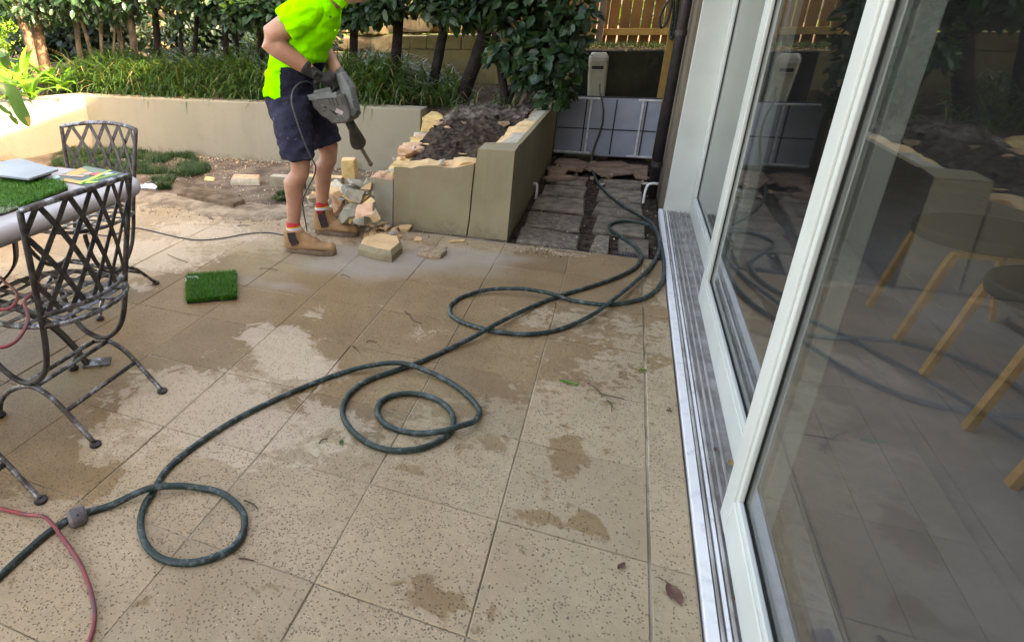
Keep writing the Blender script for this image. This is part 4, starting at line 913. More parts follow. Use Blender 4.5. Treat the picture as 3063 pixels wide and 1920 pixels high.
# ================================================================== CHAIRS
def arc_pt(t, z):                          # point on the curved back, t in -1..1
    u = (z-.49)/(.855-.49); return V(t*(.195+.035*u), -.005-.06*u-.055*(1-t*t), z+.018*u*(1-t*t))
def make_chair(label, loc, rz, drape=None):
    t = thing('lattice_chair', label, 'chair', (0,0,0), 'weathered iron lattice chairs at the table')
    b = MB(); b.tube([arc_pt(-1+2*i/16, .855) for i in range(17)], .0105, 8); b.build('top_rail', 'chair_metal', t, smooth=True)
    b = MB(); b.tube([arc_pt(-1+2*i/16, .49) for i in range(17)], .011, 8); b.build('lower_rail', 'chair_metal', t, smooth=True)
    for s in (-1, 1):
        p = [arc_pt(s,.855), arc_pt(s,.68), arc_pt(s,.49), V(s*.188,.015,.37), V(s*.182,.05,.27), V(s*.18,.12,.205), V(s*.18,.19,.19), V(s*.182,.27,.225), V(s*.19,.33,.31), V(s*.195,.36,.40), V(s*.195,.365,.445)]
        b = MB(); b.tube(spline(p,4), .0105, 8); b.build('side_frame', 'chair_strap', t, smooth=True)
        p = [V(s*.18,-.105,.010), V(s*.18,-.05,.062), V(s*.18,.0,.11), V(s*.18,.06,.158), V(s*.18,.13,.183), V(s*.18,.19,.17), V(s*.18,.27,.13), V(s*.18,.33,.07), V(s*.18,.355,.010)]
        b = MB(); b.tube(spline(p,4), .0095, 8); b.build('leg', 'chair_metal', t, smooth=True)
        for yy in (-.108,.357): b = MB(); b.lathe((s*.18,yy,0), [(.018,.0),(.021,.004),(.020,.011),(.010,.016)], 12); b.build('foot', 'iron_black', t)
    for (y, z) in ((.005,.112),(.13,.181),(.205,.166)):
        b = MB(); b.tube([(-.18,y,z),(.18,y,z)], .0085, 8); b.build('stretcher', 'chair_metal', t, smooth=True)
    rim = [V(.228*math.copysign(abs(math.cos(a))**.8,math.cos(a)), .155+.24*math.copysign(abs(math.sin(a))**.85,math.sin(a)), .45) for a in [2*math.pi*i/36 for i in range(36)]]
    b = MB(); b.tube(rim, .0095, 8, closed=True); b.build('seat_rim', 'chair_metal', t, smooth=True)
    for k in range(6):
        y = -.02+k*.07; hw = .228*max(.2, 1-abs((y-.155)/.24)**2.3)**.45
        b = MB(); b.strap([(-hw,y,.455+.003*(k%2)),(0,y,.449),(hw,y,.455+.003*(k%2))], (0,1,0), .020, .003); b.build('seat_slat', 'chair_metal', t)
    for k in range(4):
        x = -.135+k*.09; hl = .24*max(.2, 1-abs(x/.228)**2.3)**.45
        b = MB(); b.strap([(x,.155-hl,.460),(x,.155,.4535),(x,.155+hl,.460)], (1,0,0), .020, .003); b.build('seat_slat', 'chair_metal', t)
    nS = 5; step = 2/nS
    for dirn in (-1, 1):
        for k in range(-2, nS+1):
            t0 = -1+step*(k+.5); t1 = t0+dirn*step*2.25
            pts = []; wds = []
            for i in range(29):
                f = i/28; tt = t0+(t1-t0)*f; 
                if abs(tt) > 1.0: continue
                z = .855+(.49-.855)*f; q = arc_pt(tt, z); nrm = V(tt*.45,-1,0).normalized(); pts.append(q+nrm*.003*dirn); wds.append(nrm)
            if len(pts) < 3: continue
            tang = [(pts[min(i+1,len(pts)-1)]-pts[max(i-1,0)]).normalized() for i in range(len(pts))]
            b = MB(); b.strap(pts, [nv.cross(tg) for nv, tg in zip(wds, tang)], .018, .0032); b.build('back_slat', 'chair_strap', t)
    t.location = loc; t.rotation_euler = (0,0,rz); return t
def copy_tree(o, parent=None):
    c = o.copy(); col.objects.link(c)
    if parent is not None: c.parent = parent
    for ch in list(o.children): copy_tree(ch, c)
    return c
ch1 = make_chair('iron lattice chair in the foreground with a pink hose on its seat', (-1.86,.0,0), R_(90))
ch2 = copy_tree(ch1); ch2['label'] = 'iron lattice chair at the far end of the table, back to the cream wall'; ch2.location = (-2.66,.93,0); ch2.rotation_euler = (0,0,R_(184))
ch3 = copy_tree(ch1); ch3['label'] = 'iron chair cut off by the left picture edge, only a leg and foot showing'; ch3.location = (-1.815,-.635,0); ch3.rotation_euler = (0,0,R_(91))

# ================================================================== WORKER
def remeshed(name, mb, mats, parent, voxel, smooth=6, pick=None, wrinkle=0):
    me = bpy.data.meshes.new(name); me.from_pydata(mb.v, [], mb.f)
    o = bpy.data.objects.new(name, me); col.objects.link(o)
    r = o.modifiers.new('r', 'REMESH'); r.mode = 'VOXEL'; r.voxel_size = voxel; r.use_smooth_shade = True
    s = o.modifiers.new('s', 'SMOOTH'); s.iterations = smooth; s.factor = .5
    dg = bpy.context.evaluated_depsgraph_get(); dg.update(); m2 = bpy.data.meshes.new_from_object(o.evaluated_get(dg)); bpy.data.objects.remove(o); bpy.data.meshes.remove(me)
    if wrinkle:
        m2.update(); nm = [tuple(v.normal) for v in m2.vertices]
        for v, q in zip(m2.vertices, nm):
            c = v.co; k = noise.noise((c.x*9+c.z*7, c.y*6, c.z*13-c.x*9)); k2 = noise.noise((c.x*22, c.y*16, c.z*30+4))
            v.co = c+Vector(q)*wrinkle*((1-abs(k)*2.2)*.75+k2*.5)
    m2.name = name; m2.materials.clear()
    for m in mats: m2.materials.append(MAT[m])
    if pick:
        m2.polygons.foreach_set('material_index', [pick(p.center) for p in m2.polygons])
    off = parent_loc(parent); m2.transform(Matrix.Translation(-off)); m2.polygons.foreach_set('use_smooth', [True]*len(m2.polygons))
    return link(name, m2, parent)
def limb(b, pts, rr, n=16, ref=None, ball=True):
    b.tube(pts, rr, n, 0, True, ref)
    if ball:
        for p, r in ((pts[0], rr[0]), (pts[-1], rr[-1])):
            r = max(r) if isinstance(r, (tuple,list)) else r; ellips(b, p, (r*.98,r*.98,r*.98))
def ellips(b, c, r, n=14, m=9):
    c = Vector(c); vs = [c+V(0,0,r[2])]; fs = []
    for i in range(1,m):
        th = math.pi*i/m
        for j in range(n): a = 2*math.pi*j/n; vs.append(c+V(r[0]*math.sin(th)*math.cos(a), r[1]*math.sin(th)*math.sin(a), r[2]*math.cos(th)))
    vs.append(c-V(0,0,r[2])); L = len(vs)-1
    for j in range(n):
        fs.append((0,1+j,1+(j+1)%n)); fs.append((L,1+(m-2)*n+(j+1)%n,1+(m-2)*n+j))
        for i in range(m-2): a = 1+i*n; fs.append((a+j,a+n+j,a+n+(j+1)%n,a+(j+1)%n))
    b.add(vs, fs)
wk = thing('person', 'worker in lime hi vis shirt, navy shorts and tan boots leaning over a breaker', 'person', (-1.93,1.98,0))
NY, FY = 1.80, 2.16                        # planes of the near and far leg
nhip, nkne, nank = PY(872,318,1.86), PY(893,492,NY), PY(878,674,NY)
fhip, fkne, fank = PY(918,318,2.08), PY(978,455,FY), PY(963,614,FY)
pel = PY(878,275,1.96); wst = PY(885,215,1.95); cst = PY(925,95,1.94); nkb = PY(985,10,1.94); 
hd = PY(1050,-52,1.94)
nsh, fsh = PY(903,38,1.77), PY(985,45,2.13)
nel, nwr = PY(803,122,1.70), PY(922,208,1.80)
fel, fwr = PY(958,140,2.22), PY(1012,222,2.07)
B = MB()
limb(B, [nhip, nhip.lerp(nkne,.5)+V(.01,0,0), nkne+V(.012,0,.03), nkne+V(.008,0,-.05), nkne.lerp(nank,.3)+V(-.022,0,0), nkne.lerp(nank,.6)+V(-.008,0,0), nank], [.088,.078,.063,.056,.065,.050,.038])
limb(B, [fhip, fhip.lerp(fkne,.5)+V(.01,0,0), fkne+V(.012,0,.03), fkne+V(.008,0,-.05), fkne.lerp(fank,.3)+V(-.022,0,0), fkne.lerp(fank,.6)+V(-.008,0,0), fank], [.088,.078,.064,.057,.066,.051,.038])
limb(B, [pel, wst, cst, nkb], [(.125,.085),(.125,.08),(.135,.08),(.055,.05)], ref=(0,1,0))
limb(B, [nsh, nsh.lerp(nel,.5), nel+V(.01,0,.02), nel, nel.lerp(nwr,.25), nel.lerp(nwr,.6), nwr], [.066,.066,.060,.054,.060,.050,.036])
limb(B, [fsh, fsh.lerp(fel,.5), fel, fel.lerp(fwr,.3), fel.lerp(fwr,.65), fwr], [.060,.056,.050,.052,.045,.035])
limb(B, [nkb+V(-.02,0,-.03), nkb.lerp(hd,.5)+V(-.01,0,0), hd+V(-.03,0,-.03)], [.056,.056,.060])
ellips(B, hd, (.092,.076,.108)); ellips(B, hd+V(.055,0,-.055), (.050,.052,.048)); ellips(B, hd+V(.095,0,-.01), (.016,.013,.022)); ellips(B, hd+V(-.005,-.078,-.01), (.022,.010,.030)); ellips(B, hd+V(-.005,.078,-.01), (.022,.010,.030))
ellips(B, hd+V(.088,0,-.045), (.014,.024,.007)); ellips(B, hd+V(.083,0,.02), (.014,.05,.012))
remeshed('body', B, ['skin'], wk, .0085, 5)
for s in (-1,1): b = MB(); ellips(b, hd+V(.083,s*.030,.004), (.010,.012,.009)); b.build('eye', 'print_white', wk, smooth=True)
b = MB(); ellips(b, hd+V(-.018,0,.03), (.092,.082,.098)); ellips(b, hd+V(-.05,0,-.03), (.055,.075,.06)); remeshed('hair', b, ['hair_brown'], wk, .012, 2)
# shirt
B = MB()
sb = PY(872,262,1.955)
limb(B, [sb+V(-.012,0,-.045), sb+V(-.005,0,.02), PY(880,205,1.95), PY(905,140,1.945), PY(932,75,1.945), PY(950,25,1.945), PY(972,2,1.94), PY(990,-14,1.94)], [(.192,.142),(.190,.140),(.183,.140),(.192,.142),(.198,.138),(.182,.128),(.125,.108),(.082,.078)], ref=(0,1,0), ball=False, n=28)
limb(B, [nsh+V(.012,.03,.004), nsh.lerp(nel,.2), nsh.lerp(nel,.46)], [.088,.088,.090], n=18, ball=False); ellips(B, nsh+V(.012,.03,.004), (.085,.085,.085))
limb(B, [fsh+V(-.005,-.03,0), fsh.lerp(fel,.3), fsh.lerp(fel,.6)], [.082,.074,.068], n=18)
def shirt_pick(c):
    d = c-CAM; z = d.dot(_F); px = CX+FPX*d.dot(_R)/z; py = CY-FPX*d.dot(_U)/z
    lim = 185+(955-px)*.02
    if c.y < 2.06 and py > max(188, 205-(px-840)*.15) and px > 838: return 1
    if c.y >= 2.06 and c.z < 1.12: return 1
    return 0
remeshed('shirt', B, ['hivis','navy'], wk, .0075, 4, shirt_pick, .013)
# collar, placket buttons
cn = PY(996,-18,1.94)
for s in (-1, 1):
    b = MB(); b.strap(spline([cn+V(-.075,s*.02,.03), cn+V(-.04,s*.070,.022), cn+V(.02,s*.078,-.004), cn+V(.062,s*.052,-.036), cn+V(.078,s*.016,-.058)],4), V(.25,s*.5,.8), .046, .006); b.build('collar', 'hivis', wk)
pb = PY(988,52,1.845); b = MB(); ellips(b, pb, (.007,.007,.007), 8, 6); b.build('button', 'hammer_dark', wk, smooth=True)
pb = PY(1003,92,1.86); b = MB(); ellips(b, pb, (.006,.006,.006), 8, 6); b.build('button', 'hivis', wk, smooth=True)
# shorts
B = MB()
limb(B, [PY(878,235,1.96), PY(873,300,1.96), PY(880,345,1.97)], [(.176,.132),(.182,.142),(.168,.130)], ref=(0,1,0), ball=False, n=24)
limb(B, [PY(868,300,1.87), PY(876,380,1.83), PY(888,440,NY), PY(891,474,NY)], [(.110,.122),(.108,.112),(.100,.100),(.099,.099)], ref=(0,1,0), ball=False, n=20)
limb(B, [PY(915,300,2.06), PY(940,360,2.12), PY(968,405,FY), PY(977,432,FY)], [(.108,.118),(.105,.108),(.098,.098),(.097,.098)], ref=(0,1,0), ball=False, n=20)
remeshed('shorts', B, ['navy'], wk, .008, 4, None, .011)
# socks
for a in (nank, fank):
    b = MB(); b.tube([a+V(-.002,0,.026), a+V(0,0,0), a+V(.002,0,-.05)], [.0405,.044,.046], 18); sk = b.build('sock', 'sock_red', wk, smooth=True)
    b = MB(); b.tube([a+V(.0,0,-.004), a+V(.001,0,-.012)], [.0455,.0475], 18); b.build('sock_band', 'sock_yellow', sk, smooth=True)
    b = MB(); b.tube([a+V(.001,0,-.0115), a+V(.002,0,-.026)], [.0478,.050], 18); b.build('sock_band', 'sock_white', sk, smooth=True)
# boots
def boot(heel, toe, ank):
    d = V(toe.x-heel.x, toe.y-heel.y, 0); L = d.length; d.normalize(); s = V(-d.y,d.x,0)
    Pt = lambda u, v, z: V(heel.x,heel.y,0)+d*(u*L)+s*v+V(0,0,z)
    B = MB(); az = ank.z-.020
    ua = (Vector((ank.x,ank.y,0))-V(heel.x,heel.y,0)).dot(d)/L+.015
    limb(B, [Pt(ua,0,az), Pt(ua,0,az-.05), Pt(ua-.02,0,.07), Pt(ua-.02,0,.028)], [(.051,.066),(.049,.067),(.048,.068),(.049,.068)], ref=s, ball=False)
    limb(B, [Pt(.16,0,.040), Pt(.32,0,.055), Pt(.46,0,.056), Pt(.62,0,.050), Pt(.78,0,.047), Pt(.90,0,.042)], [(.040,.028),(.043,.048),(.045,.042),(.050,.030),(.050,.027),(.036,.021)], ref=s)
    limb(B, [Pt(ua+.10,0,az-.035), Pt(.40,0,.085), Pt(.56,0,.062)], [(.036,.036),(.038,.036),(.042,.030)], ref=s)
    remeshed('boot', B, ['boot_suede'], wk, .0065, 3); bt = [c for c in wk.children if c.name.startswith('boot')][-1]
    out = []
    for i in range(24):
        a = 2*math.pi*i/24; u = .5+.515*math.copysign(abs(math.cos(a))**.8, math.cos(a)); hw = (.050 if u < .3 else .043 if u < .45 else .057); hw = .046+.012*math.sin(max(0,(u-.3))*2.6); out.append(Pt(u, hw*math.copysign(abs(math.sin(a))**.75, math.sin(a)), 0))
    b = MB(); b.prism([(p.x,p.y) for p in out], .002, .030); b.build('sole', 'boot_sole', bt, bevel=.004)
    b = MB(); s1 = -s if s.y > 0 else s
    for sg in (-1,1):
        b = MB(); q = [Pt(ua,0,0)+s*sg*.0505, Pt(ua+.02,0,0)+s*sg*.0500, Pt(ua+.08,0,0)+s*sg*.0490]
        b.strap([q[0]+V(0,0,az-.008), q[1]+V(0,0,az-.05), q[2]+V(0,0,.062)], d, .050, .008); b.build('elastic', 'boot_elastic', bt)
boot(V(-2.045,1.785,0), V(-1.735,1.825,0), nank); boot(V(-2.035,2.165,0), V(-1.735,2.20,0), fank)

# ================================================================== BREAKER HAMMER
T_, TIP = PY(985,262,1.90), PY(1111,496,2.56)
hm = thing('breaker_hammer', 'dusty grey electric demolition hammer held against the broken planter', 'power tool', TIP)
C_ = PY(1052,378,2.06); ch_end = PY(1072,428,2.20)
ax = (TIP-C_).normalized()
b = MB(); b.tube([ch_end-ax*.02, ch_end.lerp(TIP,.5), TIP-ax*.05, TIP-ax*.03, TIP], [.014,.0125,.0125,.018,.006], 8); b.build('chisel', 'steel_dirty', hm, smooth=False)
b = MB(); b.tube([C_-ax*.06, C_, C_+ax*.06, C_.lerp(ch_end,.75), ch_end, ch_end+ax*.035], [.027,.028,.031,.046,.050,.026], 16); b.build('barrel', 'hammer_dark', hm, smooth=True)
q = C_.lerp(ch_end,.3); b = MB(); b.obox(q+V(.0,-.041,.01), ax*.028, V(.012,0,.005), V(0,.002,0)); b.build('label', 'hammer_label', hm)
# housing: side outline in the plane facing the viewer, given real thickness
def plate(pts, y0, y1): 
    P = [PY(px,py,1.93) for px, py in pts]; k = len(P); vs = [V(p.x,y0,p.z) for p in P]+[V(p.x,y1,p.z) for p in P]
    b = MB(); b.add(vs, [tuple(range(k)), tuple(range(2*k-1,k-1,-1))]+[(j,k+j,k+(j+1)%k,(j+1)%k) for j in range(k)]); return b
def fixn(o):
    bm = bmesh.new(); bm.from_mesh(o.data); bmesh.ops.recalc_face_normals(bm, faces=bm.faces); bm.to_mesh(o.data); bm.free(); return o
fixn(plate([(938,288),(1010,280),(1035,278),(1052,315),(1062,345),(1058,358),(1046,364),(1008,367),(992,352),(975,343),(962,328),(950,318),(948,306)], 1.86, 2.02).build('housing', 'hammer_brown', hm, bevel=.012, seg=3))
fixn(plate([(932,281),(1000,268),(1022,272),(1024,290),(940,298),(932,292)], 1.855, 2.025).build('motor_cap', 'hammer_grey', hm, bevel=.008, seg=3))
fixn(plate([(950,268),(1000,258),(1004,272),(948,280)], 1.875, 2.0).build('switch_block', 'hammer_grey', hm, bevel=.005))
fixn(plate([(1010,222),(1024,216),(1036,236),(1052,262),(1066,318),(1072,345),(1062,352),(1050,312),(1038,282),(1026,288),(1020,262),(1012,240)], 1.90, 1.985).build('spine', 'hammer_grey', hm, bevel=.008, seg=2))
hA, hB = PY(972,245,1.86), PY(1020,232,2.02)
b = MB(); b.tube(spline([PY(950,272,1.90), PY(944,250,1.88), PY(955,236,1.88), PY(990,226,1.90), PY(1018,224,1.94)],5), .017, 10); b.build('rear_handle', 'hammer_dark', hm, smooth=True)
b = MB(); b.lathe(PY(1062,338,1.90), [(.016,-.03),(.022,-.02),(.022,.02),(.016,.03)], 12, (0,1,0)); b.build('depth_knob', 'hammer_dark', hm)
for px, py in ((985,302),(996,304),(1007,304),(1020,300),(1032,298)): q = PY(px,py,1.859); b = MB(); b.obox(q, V(.010,0,-.022), V(.003,0,.001), V(0,.003,0)); b.build('vent', 'hammer_dark', hm)
for px, py in ((1040,240),(1058,300)): q = PY(px,py,1.90); b = MB(); b.lathe(q, [(.006,-.004),(.007,0),(.003,.004)], 8, (0,-1,0)); b.build('screw', 'steel_dirty', hm)
for px, py in ((945,300),(1040,352),(1012,358),(968,330),(1050,322)): q = PY(px,py,1.858); b = MB(); b.lathe(q, [(.0055,-.002),(.0055,.002),(.003,.003)], 8, (0,-1,0)); b.build('bolt', 'steel_dirty', hm)
for k in range(5):
    q = PY(972+k*9, 320+k*5.5, 1.859); b = MB(); b.obox(q, V(.022,0,-.012), V(.0015,0,.003), V(0,.004,0)); b.build('cooling_fin', 'hammer_grey', hm)
b = MB(); q = PY(1015,335,1.858); b.obox(q, V(.022,0,-.008), V(.004,0,.011), V(0,.001,0)); b.build('rating_label', 'hammer_label', hm)
# gloves
def glove(wr, palm, knuck, curl, thumb, m, side):
    B = MB(); d = (palm-wr)
    limb(B, [wr-d.normalized()*.02, wr, palm.lerp(wr,.4), palm, knuck], [(.040,.036),(.038,.033),(.040,.027),(.046,.026),(.042,.022)], ref=side, n=14)
    side = Vector(side); dk = (knuck-palm).normalized()
    for i in range(4):
        o = side*(-.030+.020*i); L = (.030,.034,.032,.026)[i]; k0 = knuck+o
        k1 = k0+dk*L*.8+curl*.010; k2 = k1+curl*L*.9+dk*.004; k3 = k2+(curl-dk*.9).normalized()*L*.8
        limb(B, [k0-dk*.01, k1, k2, k3], [.0105,.0102,.0096,.0085], n=8)
    t0 = palm.lerp(wr,.35)-side*.034; t1 = t0+thumb*.036+dk*.014; t2 = t1+(curl*.6+side*.5+dk*.4).normalized()*.034
    limb(B, [t0, t1, t2], [.013,.0115,.0095], n=8)
    return remeshed('glove', B, [m], wk, .0042, 3)
npalm = PY(958,232,1.845); nk = PY(985,238,1.865)
glove(nwr, npalm, nk, V(.25,.25,-.95).normalized(), V(.3,-.5,.6).normalized(), 'glove_black', V(-.05,.95,.15))
fpalm = PY(1012,232,2.03); fk = PY(1006,248,1.995)
glove(fwr, fpalm, fk, V(-.6,-.3,-.7).normalized(), V(-.5,-.4,.5).normalized(), 'glove_grey', V(.75,-.3,.45))

# ================================================================== HOSES AND CORDS
def ov(pts): return [(x*OV, y*OV) for x, y in pts]
hp = [(-60,1400),(0,1355),(60,1300),(120,1250),(180,1214),(260,1190),(350,1165),(420,1151),(470,1149),(520,1160),(555,1185),(575,1215),(570,1260),(540,1295),(480,1320),(420,1325),(370,1310),(340,1275),(331,1230),(340,1190),(360,1158),(385,1115),(420,1080),(480,1035),(560,985),(640,945),(720,910),(800,880),(870,868),(940,866),(1000,877),(1060,900),(1105,935),(1128,965),(1118,997),(1085,1015),(1040,1023),(980,1020),(920,1006),(893,982),(890,958),(905,940),(935,929),(975,927),(1020,937),(1055,960),(1068,988),(1060,1016),(1030,1040),(980,1058),(920,1060),(870,1045),(830,1015),(808,980),(810,950),(830,920),(870,894),(930,873),(990,852),(1060,820),(1120,797),(1165,775),(1210,748),(1270,715),(1330,693),(1400,672),(1460,650),(1498,628),(1510,603),(1495,580),(1460,556),(1437,540),(1440,527),(1475,521),(1520,527),(1545,545),(1558,580),(1564,630),(1558,665),(1530,695),(1480,712),(1420,717),(1350,708),(1300,698),(1230,690),(1150,687),(1095,697),(1065,715),(1060,738),(1085,757),(1140,775),(1200,785),(1260,786),(1320,775),(1390,750),(1450,710),(1500,665),(1535,625),(1552,590),(1550,560),(1530,530),(1500,505),(1450,473),(1412,437),(1397,405),(1393,385)]
HR = .0105
base = [G(x,y,HR) for x, y in ov(hp)]
lift = {6:1,7:.5,29:1,28:.6,30:.5,35:1,36:.6,34:.5,61:1,60:.6,62:.6,84:1,83:.6,85:.5,95:1,94:.6,96:.6,100:.9,99:.5}
ctrl = [p+V(0,0,lift.get(i,0)*.023) for i, p in enumerate(base)]
last = ctrl[-1]
up = [PY(1398*OV,352*OV,5.18), PY(1417*OV,300*OV,5.19), PY(1421*OV,262*OV,5.195), PY(1414*OV,236*OV,5.20)]; up[-1].z = .612; up.append(V(up[-1].x-.01,5.25,.615)); up.append(PY(1413*OV,200*OV,5.44)); up.append(PY(1417*OV,165*OV,5.44))
hs_ = thing('garden_hose', 'long dark green garden hose snaking and looping across the paving to the gate', 'hose', G(450*OV,1230*OV))
b = MB(); s1 = spline(ctrl,5); b.tube(s1, [HR*(1+.06*nz(i*.35,2,1)) for i in range(len(s1))], 10); b.build('hose_run', 'hose_green', hs_, smooth=True)
b = MB(); b.tube(spline([last]+up,6), [HR-.0035*min(1,i/20) for i in range(len(up)*6+1)], 8); b.build('hose_rise', 'hose_far', hs_, smooth=True)
fq = G(182*OV,1216*OV,.026); dq = (G(260*OV,1190*OV,.02)-G(120*OV,1250*OV,.02)).normalized()
fl_ = thing('hose_float', 'dull grey drum shaped weight threaded on the green hose', 'hose weight', (fq.x,fq.y,0))
b = MB(); b.lathe(fq, [(.012,-.026),(.022,-.025),(.0275,-.017),(.0285,0),(.0275,.017),(.022,.025),(.012,.026)], 18, dq); b.build('drum', 'float_grey', fl_, smooth=False, bevel=.002)
b = MB(); s = dq.cross(V(0,0,1)); b.lathe(fq+V(0,0,.0195)+s*.019, [(.0035,0),(.0035,.0012)], 10, (s+V(0,0,1))); b.build('hole', 'black_plastic', fl_)
# pink hose: loops on the seat of the near chair, drops off the far side and reappears on the paving
zs = .474
pk = [G(x*OV,y*OV,zs) for x, y in ((95,655),(75,690),(57,712),(66,745),(58,775),(35,805),(0,818),(-30,800),(-28,740),(0,730),(25,725),(40,705),(35,685),(15,668),(-15,662))]
pk += [V(-2.12,-.33,.40), V(-2.14,-.42,.20), V(-2.10,-.50,.03), V(-1.98,-.56,.009)]
pk += [G(x*OV,y*OV,.009) for x, y in ((-60,1185),(0,1197),(60,1211),(112,1233),(150,1270),(186,1322),(210,1380),(222,1430),(221,1470),(210,1510),(190,1560))]
pk[-8].z += .022
b = MB(); b.tube(spline(pk,6), .0060, 9); tag(b.build('air_hose', 'hose_pink', smooth=True), 'worn pink hose coiled on the near chair and curling over the paving', 'hose')
# power cord from the breaker to under the table
cp = [PY(952,262,1.88), PY(915,244,1.80), PY(882,262,1.74), PY(872,300,1.70), PY(884,350,1.68), PY(908,420,1.68), PY(930,470,1.70), PY(944,500,1.78), PY(938,530,1.86), PY(915,575,1.92), PY(905,610,1.92)]
cp += [G(x,y,.006) for x, y in ((918,690),(915,716),(880,716),(850,704),(800,696),(735,700),(670,712),(600,718),(545,712),(490,700),(440,688),(400,682),(365,692),(330,705),(280,700),(220,690))]
b = MB(); b.tube(spline(cp,6), .0045, 7); tag(b.build('power_cord', 'cord_black', smooth=True), 'thin dark power cord trailing from the breaker across the dry paving', 'cord')

# ================================================================== RUBBLE AND LITTER
def piece(name, label, px, py, size, m, top=None, rot=0, z=0, tilt=(0,0), n=22, flat=.8, cat='rubble', group=None, y=None):
    q = G(px, py, z) if y is None else PY(px, py, y)
    return tag(hull(rock_pts((q.x,q.y,q.z+size[2]*.95 if y is None else q.z), *size, rot, n, flat, tilt), name, m, None, top), label, cat, group)
# named larger pieces
def poly_piece(name, label, pts, z0, z1, m, top, shrink=.9, cat='rubble'):
    c = sum((G(*p) for p in pts), V(0,0,0))/len(pts); vv = []
    for p in pts: q = G(*p); vv += [V(q.x,q.y,z0), V(q.x,q.y,z0+(z1-z0)*.55), c.lerp(V(q.x,q.y,0),shrink)+V(0,0,z1+rnd(-.003,.003))]
    return tag(hull(vv, name, m, None, top, .002), label, cat)
poly_piece('broken_block', 'big broken block with bright sandstone face in front of the planter', [(1070,762),(1125,778),(1172,786),(1203,758),(1195,735),(1140,725),(1085,735)], 0, .072, 'render_olive', 'sandstone', .86)
poly_piece('broken_block', 'flat brown broken slab lying alone right of the big sandstone block', [(1246,766),(1262,748),(1335,748),(1336,760),(1318,776),(1290,777)], 0, .026, 'rubble_brown', 'rubble_brown', .93)
poly_piece('brick', 'pinkish whole brick lying on the soil left of the worker', [(690,556),(777,556),(780,543),(700,540)], .0, .062, 'mortar', 'sandstone_pink', .93, 'brick')
poly_piece('edging_slab', 'dark buried concrete edging slab in the soil near the grass', [(528,592),(700,628),(735,612),(700,590),(580,570)], -.03, .045, 'soil', 'soil', .97, 'slab')
poly_piece('broken_block', 'round cream chip lying on the soil beside the lawn strip', [(610,542),(640,545),(645,537),(615,534)], 0, .02, 'brick_yellow', 'brick_yellow')
poly_piece('wood_chip', 'long thin splinter of brick left of the planter corner foot', [(1342,727),(1390,724),(1392,719),(1350,721)], 0, .012, 'sandstone', 'sandstone')
poly_piece('broken_block', 'oval cream flake on the dust just before the planter front', [(1236,722),(1262,723),(1262,715),(1242,713)], 0, .012, 'sandstone', 'sandstone')
# row of blocks behind the worker's legs
for lab, px0, px1, py, z1, m, top in (('long cream block on edge behind the worker front leg',808,905,562,.10,'render_cream','mortar'),('long cream block continuing the row between the worker legs',915,1022,566,.11,'render_cream','sandstone'),):
    a, c = G(px0,py), G(px1,py+6); d = (c-a); s = V(-d.y,d.x,0).normalized()*.10
    tag(hull([p+V(0,0,z) for z in (0,z1) for p in (a,c,c+s,a+s)], 'rendered_block', m, None, top, .004), lab, 'block')
q = PY(1045,505,2.95); tag(hull(rock_pts((q.x,q.y,.23), .062, .055, .115, .3, 26, .95), 'standing_brick', 'brick_yellow', None, 'sandstone', .003), 'yellow brick standing upright on the rubble below the chisel', 'brick')
tag(hull(rock_pts((q.x+.0,q.y+.02,.055), .12, .10, .06, .2, 22, .9), 'rubble_block', 'mortar'), 'grey mortar lump under the upright yellow brick', 'rubble')
big = [('long pale render slab leaning across the heap at knee height',1080,585,(.15,.05,.022),'mortar','render_cream',.5,.17,(.2,.25)),
 ('broad cream block tucked right of the far boot sock',985,610,(.10,.08,.06),'brick_yellow','sandstone',.3,.02,(0,.1)),
 ('narrow pale slab standing against the planter stub',1100,630,(.022,.03,.095),'mortar',None,.2,.0,(.1,-.1)),
 ('cream render block leaning on the planter stub side',1128,622,(.07,.05,.075),'render_cream','sandstone',-.4,.0,(.2,-.3)),
 ('flat cream flagstone lying in front of the rubble heap',1060,652,(.115,.05,.016),'sandstone','sandstone',.1,.0,(0,0)),
 ('grey render shard leaning over the heap top',1075,560,(.09,.05,.02),'render_grey',None,.9,.22,(.5,.4)),
 ('red brown brick stump at the heap foot',1020,625,(.06,.05,.045),'brick_red',None,.4,.0,(0,.1)),
 ('brown rubble lump beside the red brick stump',1045,600,(.06,.055,.055),'rubble_brown','mortar',1.0,.06,(.2,.1)),
 ('pale wedge of render at the back of the heap',1120,570,(.08,.05,.03),'render_grey','render_cream',.2,.20,(.1,.5)),
 ('cream broken corner block low in the heap',1090,610,(.08,.06,.04),'mortar','sandstone',.8,.10,(.1,.2)),
 ('white plaster flake by the far boot toe',1068,672,(.035,.018,.014),'white_plaster',None,.6,.0,(.2,.2)),
 ('tan rubble lump pressed against the stub foot',1120,650,(.05,.04,.025),'brick_yellow',None,.6,.0,(0,0))]
for lab, px, py, sz, m, top, rot, z, tilt in big: piece('rubble_block', lab, px, py, sz, m, top, rot, z, tilt)
mc = G(1060,625)
def mound(x, y): return -.01+.13*math.exp(-(((x-mc.x)/.26)**2+((y-mc.y-.05)/.20)**2))*(1+.5*nz(x,y,9))+.012*nz(x,y,21)
tag(ground_grid('rubble_dust', mc.x-.55, mc.x+.40, 2.33, 3.25, 50, 50, mound, 'rubble_mix'), 'mound of crumbled mortar and dirt under the broken blocks', 'debris', kind='stuff')
